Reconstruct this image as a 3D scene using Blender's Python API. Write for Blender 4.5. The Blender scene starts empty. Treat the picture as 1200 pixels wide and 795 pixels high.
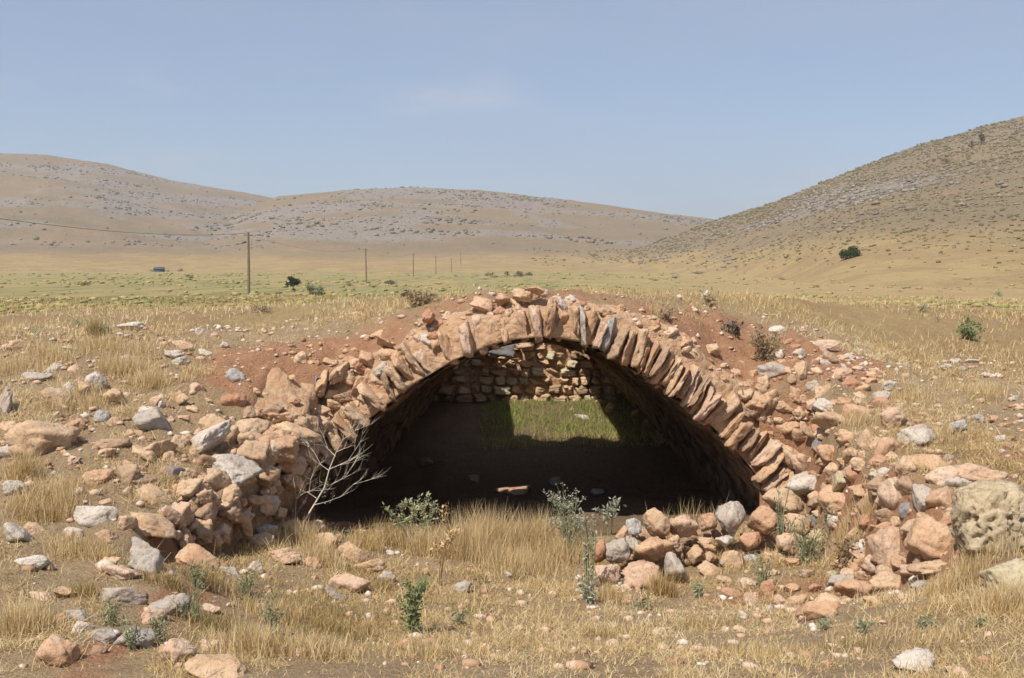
import bpy, bmesh, math, random
import numpy as np
from mathutils import Vector, Matrix, Euler

sc = bpy.context.scene
COL = sc.collection
R = math.radians
random.seed(7)
rng = np.random.default_rng(7)

# ---------------------------------------------------------------- camera
EYE = 3.6                                   # eye level; the plain lies about three metres below it
F = 1167.0                                  # focal length in photograph pixels (1200 wide)
PITCH = math.atan((397.5 - 312.0) / F)
cam_d = bpy.data.cameras.new('camera')
cam_d.lens = 35.0; cam_d.sensor_width = 36.0; cam_d.sensor_fit = 'HORIZONTAL'
cam_d.clip_start = 0.1; cam_d.clip_end = 20000
cam = bpy.data.objects.new('camera', cam_d); COL.objects.link(cam)
cam.location = (0, 0, EYE); cam.rotation_euler = (math.pi / 2 - PITCH, 0, 0)
sc.camera = cam

# ---------------------------------------------------------------- sky and sun
SUN_DIR = Vector((-0.34, -0.46, 0.82)).normalized()      # towards the sun
SUN_EL = math.asin(SUN_DIR.z)
SUN_AZ = math.atan2(SUN_DIR.x, SUN_DIR.y)
world = bpy.data.worlds.new('World'); sc.world = world; world.use_nodes = True
wn = world.node_tree.nodes; wl = world.node_tree.links
wn.clear()
w_out = wn.new('ShaderNodeOutputWorld'); w_bg = wn.new('ShaderNodeBackground')
w_sky = wn.new('ShaderNodeTexSky'); w_sky.sky_type = 'NISHITA'; w_sky.sun_disc = False
w_sky.sun_elevation = SUN_EL; w_sky.sun_rotation = SUN_AZ % (2 * math.pi)
w_sky.altitude = 900; w_sky.air_density = 1.0; w_sky.dust_density = 1.6; w_sky.ozone_density = 2.0
w_bg.inputs['Strength'].default_value = 0.115
# thin veil of high cloud, the same all round the sky
w_tc = wn.new('ShaderNodeTexCoord'); w_map = wn.new('ShaderNodeMapping')
w_map.inputs['Scale'].default_value = (1.2, 1.2, 5.0)
w_map.inputs['Location'].default_value = (0.55, 0.2, 0.35)
w_no = wn.new('ShaderNodeTexNoise'); w_no.inputs['Scale'].default_value = 2.2
w_no.inputs['Detail'].default_value = 6; w_no.inputs['Roughness'].default_value = 0.52
w_mr = wn.new('ShaderNodeMapRange'); w_mr.inputs['From Min'].default_value = 0.42
w_mr.inputs['From Max'].default_value = 0.82; w_mr.inputs['To Min'].default_value = 0.4; w_mr.inputs['To Max'].default_value = 0.75
w_mix = wn.new('ShaderNodeMix'); w_mix.data_type = 'RGBA'
w_mix.inputs['B'].default_value = (3.45, 3.85, 4.95, 1)
wl.new(w_tc.outputs['Generated'], w_map.inputs['Vector']); wl.new(w_map.outputs['Vector'], w_no.inputs['Vector'])
wl.new(w_no.outputs['Fac'], w_mr.inputs['Value']); wl.new(w_mr.outputs['Result'], w_mix.inputs['Factor'])
w_n2 = wn.new('ShaderNodeTexNoise'); w_n2.inputs['Scale'].default_value = 4.0; w_n2.inputs['Detail'].default_value = 5; w_n2.inputs['Roughness'].default_value = 0.5
w_m2 = wn.new('ShaderNodeMapRange'); w_m2.interpolation_type = 'SMOOTHSTEP'; w_m2.inputs['From Min'].default_value = 0.52; w_m2.inputs['From Max'].default_value = 0.85; w_m2.inputs['To Max'].default_value = 0.6
w_x2 = wn.new('ShaderNodeMix'); w_x2.data_type = 'RGBA'; w_x2.inputs['B'].default_value = (4.5, 4.65, 5.3, 1)
wl.new(w_map.outputs['Vector'], w_n2.inputs['Vector']); wl.new(w_n2.outputs['Fac'], w_m2.inputs['Value']); wl.new(w_m2.outputs['Result'], w_x2.inputs['Factor'])
wl.new(w_sky.outputs['Color'], w_mix.inputs['A']); wl.new(w_mix.outputs['Result'], w_x2.inputs['A']); wl.new(w_x2.outputs['Result'], w_bg.inputs['Color'])
wl.new(w_bg.outputs['Background'], w_out.inputs['Surface'])

sun_d = bpy.data.lights.new('sun', 'SUN'); sun_d.energy = 5.0; sun_d.angle = R(0.6); sun_d.color = (1.0, 0.93, 0.83)
sun = bpy.data.objects.new('sun', sun_d); COL.objects.link(sun)
sun.rotation_euler = SUN_DIR.to_track_quat('Z', 'Y').to_euler(); sun.location = (-20, -20, 60)

vs = sc.view_settings
vs.view_transform = 'Standard'; vs.look = 'None'; vs.exposure = 0.2; vs.gamma = 1.0; vs.use_curve_mapping = False
sc.cycles.use_denoising = True
sc.cycles.max_bounces = 6; sc.cycles.volume_bounces = 0
sc.cycles.transparent_max_bounces = 8

# ================================================================ helpers
def h3(i, j, k, seed):
    n = (i.astype(np.int64) * 374761393 + j.astype(np.int64) * 668265263 + k.astype(np.int64) * 2147483647 + seed * 974634777) & 0xFFFFFFFF
    n = ((n ^ (n >> 13)) * 1274126177) & 0xFFFFFFFF
    n = ((n ^ (n >> 16)) * 2246822519) & 0xFFFFFFFF
    return ((n ^ (n >> 15)) & 0xFFFFFF).astype(np.float64) / 0xFFFFFF

def vnoise(P, seed=0):
    P = np.asarray(P, dtype=np.float64)
    f = np.floor(P); t = P - f; t = t * t * t * (t * (t * 6 - 15) + 10)
    i, j, k = f[..., 0], f[..., 1], f[..., 2]
    out = 0
    for a in (0, 1):
        wa = t[..., 0] if a else 1 - t[..., 0]
        for b in (0, 1):
            wb = t[..., 1] if b else 1 - t[..., 1]
            for c in (0, 1):
                wc = t[..., 2] if c else 1 - t[..., 2]
                out = out + wa * wb * wc * h3(i + a, j + b, k + c, seed)
    return out * 2 - 1

def fbm(P, seed=0, octv=4, lac=2.03, gain=0.5):
    P = np.asarray(P, dtype=np.float64); s = 0; a = 1.0; tot = 0
    for o in range(octv):
        s = s + a * vnoise(P * lac ** o + 17.3 * o, seed + o); tot += a; a *= gain
    return s / tot

def fbm2(x, y, sc_, seed=0, octv=4):
    return fbm(np.stack([np.asarray(x) * sc_, np.asarray(y) * sc_, np.zeros_like(np.asarray(x, dtype=float))], -1), seed, octv)

def sstep(a, b, x):
    t = np.clip((x - a) / (b - a), 0, 1); return t * t * (3 - 2 * t)

def mesh_np(name, V, faces_quads=None, faces_tris=None, smooth=True):
    """fast mesh from numpy arrays"""
    V = np.ascontiguousarray(V, dtype=np.float32)
    me = bpy.data.meshes.new(name)
    loops = []; starts = []; off = 0
    if faces_quads is not None and len(faces_quads):
        q = np.asarray(faces_quads, dtype=np.int32); loops.append(q.ravel())
        starts.append(off + np.arange(len(q), dtype=np.int32) * 4); off += len(q) * 4
    if faces_tris is not None and len(faces_tris):
        t = np.asarray(faces_tris, dtype=np.int32); loops.append(t.ravel())
        starts.append(off + np.arange(len(t), dtype=np.int32) * 3); off += len(t) * 3
    L = np.concatenate(loops); S = np.concatenate(starts)
    me.vertices.add(len(V)); me.vertices.foreach_set('co', V.ravel())
    me.loops.add(len(L)); me.loops.foreach_set('vertex_index', L)
    me.polygons.add(len(S)); me.polygons.foreach_set('loop_start', S)
    me.update(calc_edges=True); me.validate()
    if smooth:
        me.polygons.foreach_set('use_smooth', np.ones(len(me.polygons), dtype=bool))
    return me

def fattr(me, name, vals):
    a = me.attributes.new(name, 'FLOAT', 'POINT'); a.data.foreach_set('value', np.asarray(vals, dtype=np.float32))

def link(name, me, m=None, parent=None, label=None, cat=None, group=None, kind=None, loc=None):
    o = bpy.data.objects.new(name, me); COL.objects.link(o)
    if m is not None and me is not None and not me.materials: me.materials.append(m)
    if parent is not None: o.parent = parent
    if loc is not None: o.location = loc
    if label: o['label'] = label
    if cat: o['category'] = cat
    if group: o['group'] = group
    if kind: o['kind'] = kind
    return o

# pixel of the photograph -> ray, used only to find where a thing stands on the ground
CT, ST = math.cos(PITCH), math.sin(PITCH)
def ray(px, py):
    u = (px - 600.0) / F; v = (397.5 - py) / F
    d = np.array([u, CT + v * ST, v * CT - ST]); return d / d[1]       # scaled so that y = 1
def at(px, py, d):
    r = ray(px, py) * d; return Vector((r[0], r[1], r[2] + EYE))

def proj(x, y, z):
    yc, zc = y * CT - z * ST, y * ST + z * CT
    return 600 + F * x / yc, 397.5 - F * zc / yc

# ---------------------------------------------------------------- node materials
class NT:
    def __init__(s, name):
        s.m = bpy.data.materials.new(name); s.m.use_nodes = True
        s.t = s.m.node_tree; s.n = s.t.nodes; s.l = s.t.links
        s.b = s.n['Principled BSDF']; s.b.inputs['Roughness'].default_value = 0.9
        s.b.inputs['Specular IOR Level'].default_value = 0.2
        s.geo = s.n.new('ShaderNodeNewGeometry')
        s.pos = s.geo.outputs['Position']
    def lk(s, a, b): s.l.new(a, b)
    def noise(s, scale, detail=4, rough=0.55, vec=None, dist=0.0):
        n = s.n.new('ShaderNodeTexNoise'); n.inputs['Scale'].default_value = scale
        n.inputs['Detail'].default_value = detail; n.inputs['Roughness'].default_value = rough
        n.inputs['Distortion'].default_value = dist
        s.lk(vec if vec is not None else s.pos, n.inputs['Vector']); return n.outputs['Fac']
    def voro(s, scale, vec=None, feat='F1', out='Distance'):
        n = s.n.new('ShaderNodeTexVoronoi'); n.feature = feat; n.inputs['Scale'].default_value = scale
        s.lk(vec if vec is not None else s.pos, n.inputs['Vector']); return n.outputs[out]
    def mr(s, v, a, b, c=0.0, d=1.0):
        n = s.n.new('ShaderNodeMapRange'); n.interpolation_type = 'SMOOTHSTEP'
        for k, x in zip(('From Min', 'From Max', 'To Min', 'To Max'), (a, b, c, d)): n.inputs[k].default_value = x
        s.lk(v, n.inputs['Value']); return n.outputs['Result']
    def mix(s, f, a, b, bt='MIX'):
        n = s.n.new('ShaderNodeMix'); n.data_type = 'RGBA'; n.blend_type = bt
        for k, x in (('Factor', f), ('A', a), ('B', b)):
            if isinstance(x, (int, float)): n.inputs[k].default_value = x
            elif isinstance(x, tuple): n.inputs[k].default_value = (*x, 1)
            else: s.lk(x, n.inputs[k])
        return n.outputs['Result']
    def math(s, op, a, b=0.0):
        n = s.n.new('ShaderNodeMath'); n.operation = op
        for i, x in enumerate((a, b)):
            if isinstance(x, (int, float)): n.inputs[i].default_value = x
            else: s.lk(x, n.inputs[i])
        return n.outputs[0]
    def attr(s, name):
        n = s.n.new('ShaderNodeAttribute'); n.attribute_name = name; return n.outputs['Fac']
    def rand(s):
        return s.n.new('ShaderNodeObjectInfo').outputs['Random']
    def offs(s, amount=50.0):
        """position shifted by the object's random number, so that no two stones share a pattern"""
        n = s.n.new('ShaderNodeVectorMath'); n.operation = 'ADD'
        c = s.n.new('ShaderNodeCombineXYZ'); r = s.math('MULTIPLY', s.rand(), amount)
        s.lk(r, c.inputs[0]); s.lk(r, c.inputs[2]); s.lk(s.pos, n.inputs[0]); s.lk(c.outputs[0], n.inputs[1]); return n.outputs[0]
    def ramp(s, v, stops):
        n = s.n.new('ShaderNodeValToRGB'); e = n.color_ramp.elements
        e[0].position = stops[0][0]; e[0].color = (*stops[0][1], 1)
        e[1].position = stops[-1][0]; e[1].color = (*stops[-1][1], 1)
        for p, c in stops[1:-1]:
            q = e.new(p); q.color = (*c, 1)
        s.lk(v, n.inputs['Fac']); return n.outputs['Color']
    def bump(s, h, strength=0.5, dist=0.02):
        n = s.n.new('ShaderNodeBump'); n.inputs['Strength'].default_value = strength; n.inputs['Distance'].default_value = dist
        s.lk(h, n.inputs['Height']); s.lk(n.outputs['Normal'], s.b.inputs['Normal'])
    def col(s, c):
        if isinstance(c, tuple): s.b.inputs['Base Color'].default_value = (*c, 1)
        else: s.lk(c, s.b.inputs['Base Color'])
        return s.m

def stone_mat(name, c1, c2, c3, spot, spot_amt=0.5, soil=(0.34, 0.17, 0.09), soil_amt=0.5):
    t = NT(name); v = t.offs()
    a = t.noise(3.5, 6, 0.6, v); b = t.noise(11, 6, 0.65, v); c = t.noise(45, 5, 0.7, v)
    base = t.mix(t.mr(a, 0.35, 0.65), c1, c2)
    base = t.mix(t.math('MULTIPLY', t.mr(t.rand(), 0.1, 0.95), 0.6), base, c3)
    base = t.mix(t.math('MULTIPLY', t.mr(b, 0.55, 0.68), spot_amt), base, spot)              # lichen and weathered skin
    base = t.mix(t.math('MULTIPLY', t.mr(t.noise(6, 5, 0.6, v, 0.4), 0.5, 0.7), soil_amt), base, soil)   # red earth clinging
    base = t.mix(t.mr(c, 0.48, 0.68, 0.0, 0.6), base, (0.17, 0.115, 0.075))
    base = t.mix(t.mr(t.noise(90, 3, 0.7, v), 0.58, 0.75, 0.0, 0.4), base, (0.62, 0.56, 0.48))
    t.bump(t.math('ADD', t.math('MULTIPLY', b, 0.6), t.math('MULTIPLY', c, 0.4)), 0.9, 0.035)
    return t.col(base)

M = {}
M['tan'] = stone_mat('tan_stone', (0.52, 0.35, 0.21), (0.60, 0.43, 0.28), (0.50, 0.35, 0.225), (0.45, 0.40, 0.34), 0.55)
M['ora'] = stone_mat('orange_stone', (0.52, 0.32, 0.19), (0.57, 0.39, 0.25), (0.48, 0.29, 0.17), (0.50, 0.42, 0.33), 0.45)
M['red'] = stone_mat('red_stone', (0.44, 0.23, 0.135), (0.50, 0.31, 0.20), (0.40, 0.20, 0.115), (0.50, 0.40, 0.30), 0.4)
M['pnk'] = stone_mat('pink_stone', (0.56, 0.385, 0.265), (0.61, 0.45, 0.33), (0.52, 0.34, 0.23), (0.48, 0.42, 0.35), 0.55, soil_amt=0.4)
M['gry'] = stone_mat('grey_limestone', (0.42, 0.365, 0.305), (0.53, 0.465, 0.39), (0.36, 0.32, 0.275), (0.23, 0.21, 0.19), 0.5, soil_amt=0.3)
M['wht'] = stone_mat('pale_limestone', (0.55, 0.475, 0.39), (0.62, 0.55, 0.47), (0.48, 0.42, 0.35), (0.33, 0.30, 0.265), 0.55, soil_amt=0.3)
M['brn'] = stone_mat('brown_stone', (0.36, 0.235, 0.15), (0.44, 0.31, 0.205), (0.34, 0.23, 0.15), (0.40, 0.34, 0.27), 0.4)
M['yel'] = stone_mat('lichen_stone', (0.50, 0.42, 0.265), (0.55, 0.48, 0.335), (0.46, 0.39, 0.25), (0.36, 0.33, 0.17), 0.6, soil_amt=0.15)
M['lic'] = stone_mat('yellow_lichen_boulder', (0.46, 0.36, 0.23), (0.53, 0.44, 0.30), (0.47, 0.38, 0.25), (0.27, 0.23, 0.12), 0.6, soil=(0.30, 0.22, 0.13), soil_amt=0.5)
M['sla'] = stone_mat('slate_stone', (0.20, 0.195, 0.20), (0.30, 0.29, 0.285), (0.22, 0.215, 0.22), (0.40, 0.37, 0.33), 0.4, soil_amt=0.25)
M['slb'] = stone_mat('blue_grey_stone', (0.38, 0.36, 0.335), (0.46, 0.435, 0.40), (0.36, 0.345, 0.325), (0.55, 0.52, 0.48), 0.5, soil_amt=0.2)

# ================================================================ terrain
def tps_fit(P):
    P = np.array(P, dtype=float); X = P[:, :2]; z = P[:, 2]; n = len(X)
    d = np.linalg.norm(X[:, None] - X[None], axis=-1)
    K = np.where(d > 0, d * d * np.log(d + 1e-12), 0) + np.eye(n) * 0.02
    A = np.zeros((n + 3, n + 3)); A[:n, :n] = K; A[:n, n] = 1; A[:n, n + 1:] = X; A[n, :n] = 1; A[n + 1:, :n] = X.T
    w = np.linalg.solve(A, np.concatenate([z, np.zeros(3)]))
    def f(x, y):
        x = np.asarray(x, dtype=float); y = np.asarray(y, dtype=float)
        out = w[n] + w[n + 1] * x + w[n + 2] * y
        for i in range(n):
            r2 = (x - X[i, 0]) ** 2 + (y - X[i, 1]) ** 2
            out = out + w[i] * 0.5 * r2 * np.log(r2 + 1e-12)
        return out
    return f

def ctrl(lst):
    return [tuple(ray(a, b) * d) for a, b, d in lst]

UPPER = ctrl([
    (0, 795, 4.2), (300, 795, 4.0), (600, 795, 4.0), (900, 795, 4.0), (1200, 795, 4.1),
    (0, 700, 5.2), (150, 720, 5.0), (0, 620, 6.3), (100, 640, 6.1), (0, 540, 7.4), (120, 560, 7.2), (0, 470, 8.5), (120, 470, 8.6),
    (0, 410, 10.2), (120, 400, 10.5), (200, 420, 10.0), (250, 450, 9.3), (240, 398, 11.0), (190, 500, 8.2), (160, 590, 6.9), (200, 640, 6.3),
    (330, 432, 9.9), (300, 472, 9.2), (350, 470, 9.4), (360, 398, 10.7), (420, 380, 10.8), (250, 512, 8.3), (320, 515, 8.7), (390, 480, 9.5), (440, 430, 9.9),
    (500, 366, 10.3), (560, 354, 10.2), (640, 347, 10.2), (720, 354, 10.2), (800, 388, 10.1), (760, 352, 11.5), (850, 370, 11.7), (885, 402, 10.9), (850, 425, 10.2),
    (930, 440, 9.8), (905, 480, 9.7), (960, 418, 10.5), (1000, 408, 11.5), (1050, 420, 11.3), (1000, 468, 9.7), (1040, 500, 8.8), (1080, 522, 8.1),
    (1130, 562, 7.2), (1180, 578, 6.9), (1150, 500, 8.8), (1190, 450, 10.5), (1100, 430, 11.5), (1150, 400, 14), (1000, 383, 14), (850, 352, 15),
    (640, 350, 11.0), (640, 351, 12.5), (560, 354, 11.5), (720, 354, 11.2), (500, 362, 11.4), (460, 372, 11.2), (560, 352, 13.2), (480, 358, 13.0), (420, 366, 12.6), (360, 378, 12.2), (300, 384, 12.2), (780, 353, 13.0), (900, 366, 13.0),
    (700, 351, 14), (600, 351, 14), (640, 353, 17.2), (900, 352, 17), (1050, 368, 17), (450, 354, 15), (300, 366, 16), (150, 377, 14), (30, 384, 13),
    (1150, 680, 5.5), (1195, 645, 6.0), (1100, 745, 4.7)]) + [(-7, 3, -1.6), (7, 3, -1.6), (0, 2, -1.55), (-8.5, 8, -1.0), (8.5, 8, -1.2), (-9, 14, -.85), (9, 14, -1.0)]
LOWER = ctrl([
    (250, 660, 7.0), (380, 640, 8.4), (450, 620, 9.6), (600, 615, 10.4), (600, 650, 9.0), (600, 700, 7.2), (600, 750, 5.6), (450, 700, 7.0), (450, 760, 5.2),
    (750, 690, 8.0), (900, 690, 7.6), (900, 740, 6.0), (1000, 700, 6.8), (1060, 690, 6.7), (890, 612, 9.6), (750, 610, 10.3), (300, 720, 5.8), (1120, 705, 5.6),
    (150, 760, 4.6), (0, 795, 4.2), (300, 795, 4.0), (600, 795, 4.0), (900, 795, 4.0), (1200, 795, 4.1)]) + [
    (0, 2, -1.55), (-2.5, 12, -2.75), (0.3, 12, -2.8), (3, 12, -2.75), (0.3, 14.4, -2.6), (-2.5, 14.4, -2.7), (3.2, 14.4, -2.55), (0.3, 17.2, -2.33), (-2.5, 17.2, -2.4), (3.2, 17.2, -2.25), (0.3, 15.8, -2.5)]
f_up = tps_fit(UPPER); f_lo = tps_fit(LOWER)

def plain(x, y):
    r = np.hypot(x, y)
    q = np.where(y > 0, r, -r)
    z = np.interp(q, [-4000, -30, 0, 4, 7, 9, 12, 20, 40, 70, 110, 200, 500, 1200, 5000],
                  [-2.5, -1.9, -1.6, -1.62, -1.45, -1.0, -0.9, -1.02, -1.45, -2.25, -3.15, -3.3, -3.1, -2.0, -2.0])
    return z + fbm2(x, y, 1 / 14.0, 21, 3) * sstep(18, 60, r) * 0.22

YF = 9.72                                             # where the broken end of the vault stands
def xl(y): return np.interp(y, [5.0, 6.6, 7.2, 8.0, 9.0, 9.7], [-2.6, -2.5, -2.28, -2.12, -1.98, -1.95])
def xr(y): return np.interp(y, [5.0, 6.2, 7.6, 9.0, 9.8], [2.75, 2.72, 2.66, 2.72, 2.78])
def xl_cut(y): return np.interp(y, [5.0, 6.6, 7.0, 7.4, 9.9], [-2.6, -2.5, -2.42, -2.4, -2.38])   # earth face behind the overhanging haunch
def mask(x, y, edge=None):
    e = xl(y) if edge is None else edge(y)
    m = sstep(0, 0.16, x - e) * (1 - sstep(-0.12, 0.3, x - xr(y)))
    m = m * (1 - (1 - sstep(5.7, 6.9, y)) * sstep(1.5, 2.2, -x))
    return m * (1 - sstep(YF, YF + 0.05, y))

def surf(x, y, with_mask=True, edge=None):
    near = (1 - sstep(7.5, 11.5, np.abs(x))) * (1 - sstep(17.8, 24, y)) * sstep(1.0, 3.0, y)
    up = f_up(x, y); lo = f_lo(x, y)
    p = plain(x, y)
    n_small = fbm2(x, y, 1.3, 3, 5) * 0.055 + fbm2(x, y, 6.0, 5, 4) * 0.045 + np.abs(fbm2(x, y, 3.1, 9, 3)) * 0.05
    bank = near * up + (1 - near) * p
    scoop = np.exp(-(((x + 2.35) / 0.75) ** 2 + ((y - 9.7) / 0.65) ** 2)) + np.exp(-(((x - 2.75) / 0.7) ** 2 + ((y - 10.9) / 0.7) ** 2))
    amp = 0.45 + 0.55 * sstep(4.5, 6.5, y)
    clod = fbm2(x, y, 11.0, 15, 3) * 0.03 + np.abs(fbm2(x, y, 2.2, 16, 4)) * 0.07
    bank = bank + n_small * (amp * (0.25 + 0.75 * near) + 0.8 * scoop) + clod * (0.4 + scoop) * near * sstep(5.5, 7.5, y)
    floor = lo + n_small * 0.45
    if not with_mask: return bank, floor
    m = mask(x, y, edge) * near
    return bank * (1 - m) + floor * m

def spaced(a, b, step, ext, g=1.11):
    core = list(np.arange(a, b + 1e-6, step)); s = step; lo = [a]; hi = [core[-1]]
    while lo[-1] > -ext: s *= g; lo.append(lo[-1] - s)
    s = step
    while hi[-1] < ext: s *= g; hi.append(hi[-1] + s)
    return np.array(lo[:0:-1] + core + hi[1:])
GX = spaced(-8.0, 8.0, 0.055, 3600); GY = spaced(2.6, 17.9, 0.055, 3600)
XX, YY = np.meshgrid(GX, GY)                           # rows = y
ZH = surf(XX, YY)                                      # outer surface, haunch included
ZZ = surf(XX, YY, True, xl_cut)                        # the earth itself

def zat(x, y, G=None):
    G = ZZ if G is None else G
    """height of the built ground sheet (bilinear), relative to the eye"""
    x = np.asarray(x, dtype=float); y = np.asarray(y, dtype=float)
    i = np.clip(np.searchsorted(GX, x) - 1, 0, len(GX) - 2); j = np.clip(np.searchsorted(GY, y) - 1, 0, len(GY) - 2)
    u = (x - GX[i]) / (GX[i + 1] - GX[i]); v = (y - GY[j]) / (GY[j + 1] - GY[j])
    return G[j, i] * (1 - u) * (1 - v) + G[j, i + 1] * u * (1 - v) + G[j + 1, i] * (1 - u) * v + G[j + 1, i + 1] * u * v

D_NEAR = np.concatenate([np.arange(2.8, 18, 0.02), np.geomspace(18, 900, 1500)])
def hit(px, py):
    r = ray(px, py); z = zat(r[0] * D_NEAR, D_NEAR, ZH); b = r[2] * D_NEAR < z
    k = int(np.argmax(b)) if b.any() else len(D_NEAR) - 1
    d = D_NEAR[k]; return Vector((r[0] * d, d, r[2] * d + EYE))

# ---- the vault's profile (x, z) at its broken end, from the springing by the dead shrub over the crown to the rubble wall
PROF = np.array([(-2.32, -3.3), (-2.28, -2.9), (-2.2, -2.55), (-2.06, -2.22), (-1.86, -1.95), (-1.64, -1.74), (-1.34, -1.47), (-0.92, -1.145), (-0.5, -0.91), (-0.1, -0.755), (0.33, -0.70),
                 (0.82, -0.79), (1.32, -1.08), (1.68, -1.33), (2.08, -1.70), (2.42, -2.08), (2.64, -2.45), (2.76, -2.85), (2.8, -3.3)])
seg = np.r_[0, np.cumsum(np.linalg.norm(np.diff(PROF, axis=0), axis=1))]
ARC = seg[-1]
def prof(s):
    s = np.asarray(s, dtype=float)
    k = 0.16; acc = 0
    for o, wgt in ((-k, .25), (0, .5), (k, .25)):
        q = np.clip(s + o, 0, ARC)
        acc = acc + wgt * np.stack([np.interp(q, seg, PROF[:, 0]), np.interp(q, seg, PROF[:, 1])], -1)
    return acc
def prof_n(s):
    a = prof(s + 0.05) - prof(s - 0.05); n = np.stack([-a[..., 1], a[..., 0]], -1)
    return n / (np.linalg.norm(n, axis=-1, keepdims=True) + 1e-9)
def intrados_z(x):
    S = np.linspace(0, ARC, 400); P = prof(S); return np.interp(x, P[:, 0], P[:, 1], left=-9, right=-9)

HOLE = (-0.86, 1.12, 13.45, 17.26)                      # fallen part of the roof by the end wall
def in_hole(x, y):
    cx = (HOLE[0] + HOLE[1]) / 2; hx = (HOLE[1] - HOLE[0]) / 2
    e = ((x - cx) / hx); wob = 0.13 * np.sin(x * 7.0) + 0.08 * np.sin(x * 17)
    return (np.abs(e + 0.08 * np.sin(y * 5)) < 1) & (y > HOLE[2] + 0.35 * np.abs(e) ** 4 + wob) & (y < HOLE[3])

# a chink in the roof throws a spot of sun on a slab on the floor
CHINK = Vector(tuple(ray(602, 574) * 12.2))
def in_chink(x, y, z, grow=0.0):
    k = (z - CHINK.z) / SUN_DIR.z
    return (np.abs(x - CHINK.x - SUN_DIR.x * k) < 0.17 + grow) & (np.abs(y - CHINK.y - SUN_DIR.y * k) < 0.06 + grow)
# ---- ground sheet
xc = (XX[:-1, :-1] + XX[1:, 1:]) / 2; yc = (YY[:-1, :-1] + YY[1:, 1:]) / 2
jump = np.maximum.reduce([ZZ[:-1, :-1], ZZ[1:, :-1], ZZ[:-1, 1:], ZZ[1:, 1:]]) - np.minimum.reduce([ZZ[:-1, :-1], ZZ[1:, :-1], ZZ[:-1, 1:], ZZ[1:, 1:]])
zi = intrados_z(xc)
opening = (yc > YF - 0.06) & (yc < YF + 0.12) & (jump > 0.22) & (xc > -1.95) & (xc < 2.46) & (zi > -2.2)
opening |= (yc > YF) & (yc < YF + 0.24) & (xc > -1.75) & (xc < 2.3)
keep = ~(opening | in_hole(xc, yc) | (in_chink(xc, yc, ZZ[:-1, :-1]) & (yc > 10.3)))
nX, nY = len(GX), len(GY)
idx = np.arange(nX * nY).reshape(nY, nX)
Q = np.stack([idx[:-1, :-1], idx[:-1, 1:], idx[1:, 1:], idx[1:, :-1]], -1)[keep]
me = mesh_np('ground', np.stack([XX, YY, ZZ + EYE], -1).reshape(-1, 3), Q)
# what the ground is made of: bare red earth, and how green the far grass is
red = (np.exp(-(((XX + 2.3) / 0.95) ** 2 + ((YY - 9.9) / 0.75) ** 2)) * 1.0 + np.exp(-(((XX - 2.7) / 0.75) ** 2 + ((YY - 10.9) / 0.8) ** 2)) * 1.3
       + np.exp(-(((XX - 3.3) / 1.0) ** 2 + ((YY - 10.6) / 0.9) ** 2)) * 0.6 + np.exp(-(((XX + 0.6) / 1.4) ** 2 + ((YY - 10.2) / 0.6) ** 2)) * 0.42
       + np.exp(-(((XX - 1.3) / 1.2) ** 2 + ((YY - 10.2) / 0.6) ** 2)) * 0.42 + np.exp(-(((XX - 2.2) / 0.9) ** 2 + ((YY - 7.2) / 0.8) ** 2)) * 0.7
       + np.exp(-(((XX - 3.9) / 0.9) ** 2 + ((YY - 7.6) / 0.8) ** 2)) * 0.5 + np.exp(-(((XX + 2.6) / 0.7) ** 2 + ((YY - 8.3) / 0.8) ** 2)) * 0.35
       + np.exp(-(((XX + 3.6) / 0.8) ** 2 + ((YY - 7.6) / 0.6) ** 2)) * 0.3)
slope = np.clip(mask(XX, YY) * (1 - mask(XX, YY)) * 4, 0, 1)
fattr(me, 'red', np.clip(red + 0.55 * slope, 0, 1.2).ravel())
rr = np.hypot(XX, YY)
fattr(me, 'far', np.maximum(sstep(11, 16, rr), 0.0).ravel())
green = sstep(18, 50, rr) * (1 - sstep(420, 700, rr)) * (1 - 0.8 * sstep(0.02, 0.3, XX / np.maximum(YY, 1)))
fattr(me, 'green', green.ravel())

t = NT('dry_earth')
a_red, a_far, a_grn = t.attr('red'), t.attr('far'), t.attr('green')
n1 = t.noise(1.6, 6, 0.62); n2 = t.noise(9, 6, 0.65); n3 = t.noise(60, 5, 0.7)
earth = t.mix(t.mr(n1, 0.35, 0.65), (0.38, 0.27, 0.155), (0.45, 0.33, 0.195))
earth = t.mix(t.mr(n2, 0.45, 0.7, 0, 0.65), earth, (0.28, 0.185, 0.11))
redc = t.mix(t.mr(n2, 0.35, 0.65), (0.445, 0.245, 0.138), (0.375, 0.19, 0.102))
redc = t.mix(t.mr(n3, 0.5, 0.7, 0, 0.6), redc, (0.52, 0.33, 0.21))
rmask = t.mr(t.math('ADD', a_red, t.math('MULTIPLY', t.math('SUBTRACT', n1, 0.5), 1.1)), 0.28, 0.62)
near_c = t.mix(rmask, earth, redc)
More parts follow.
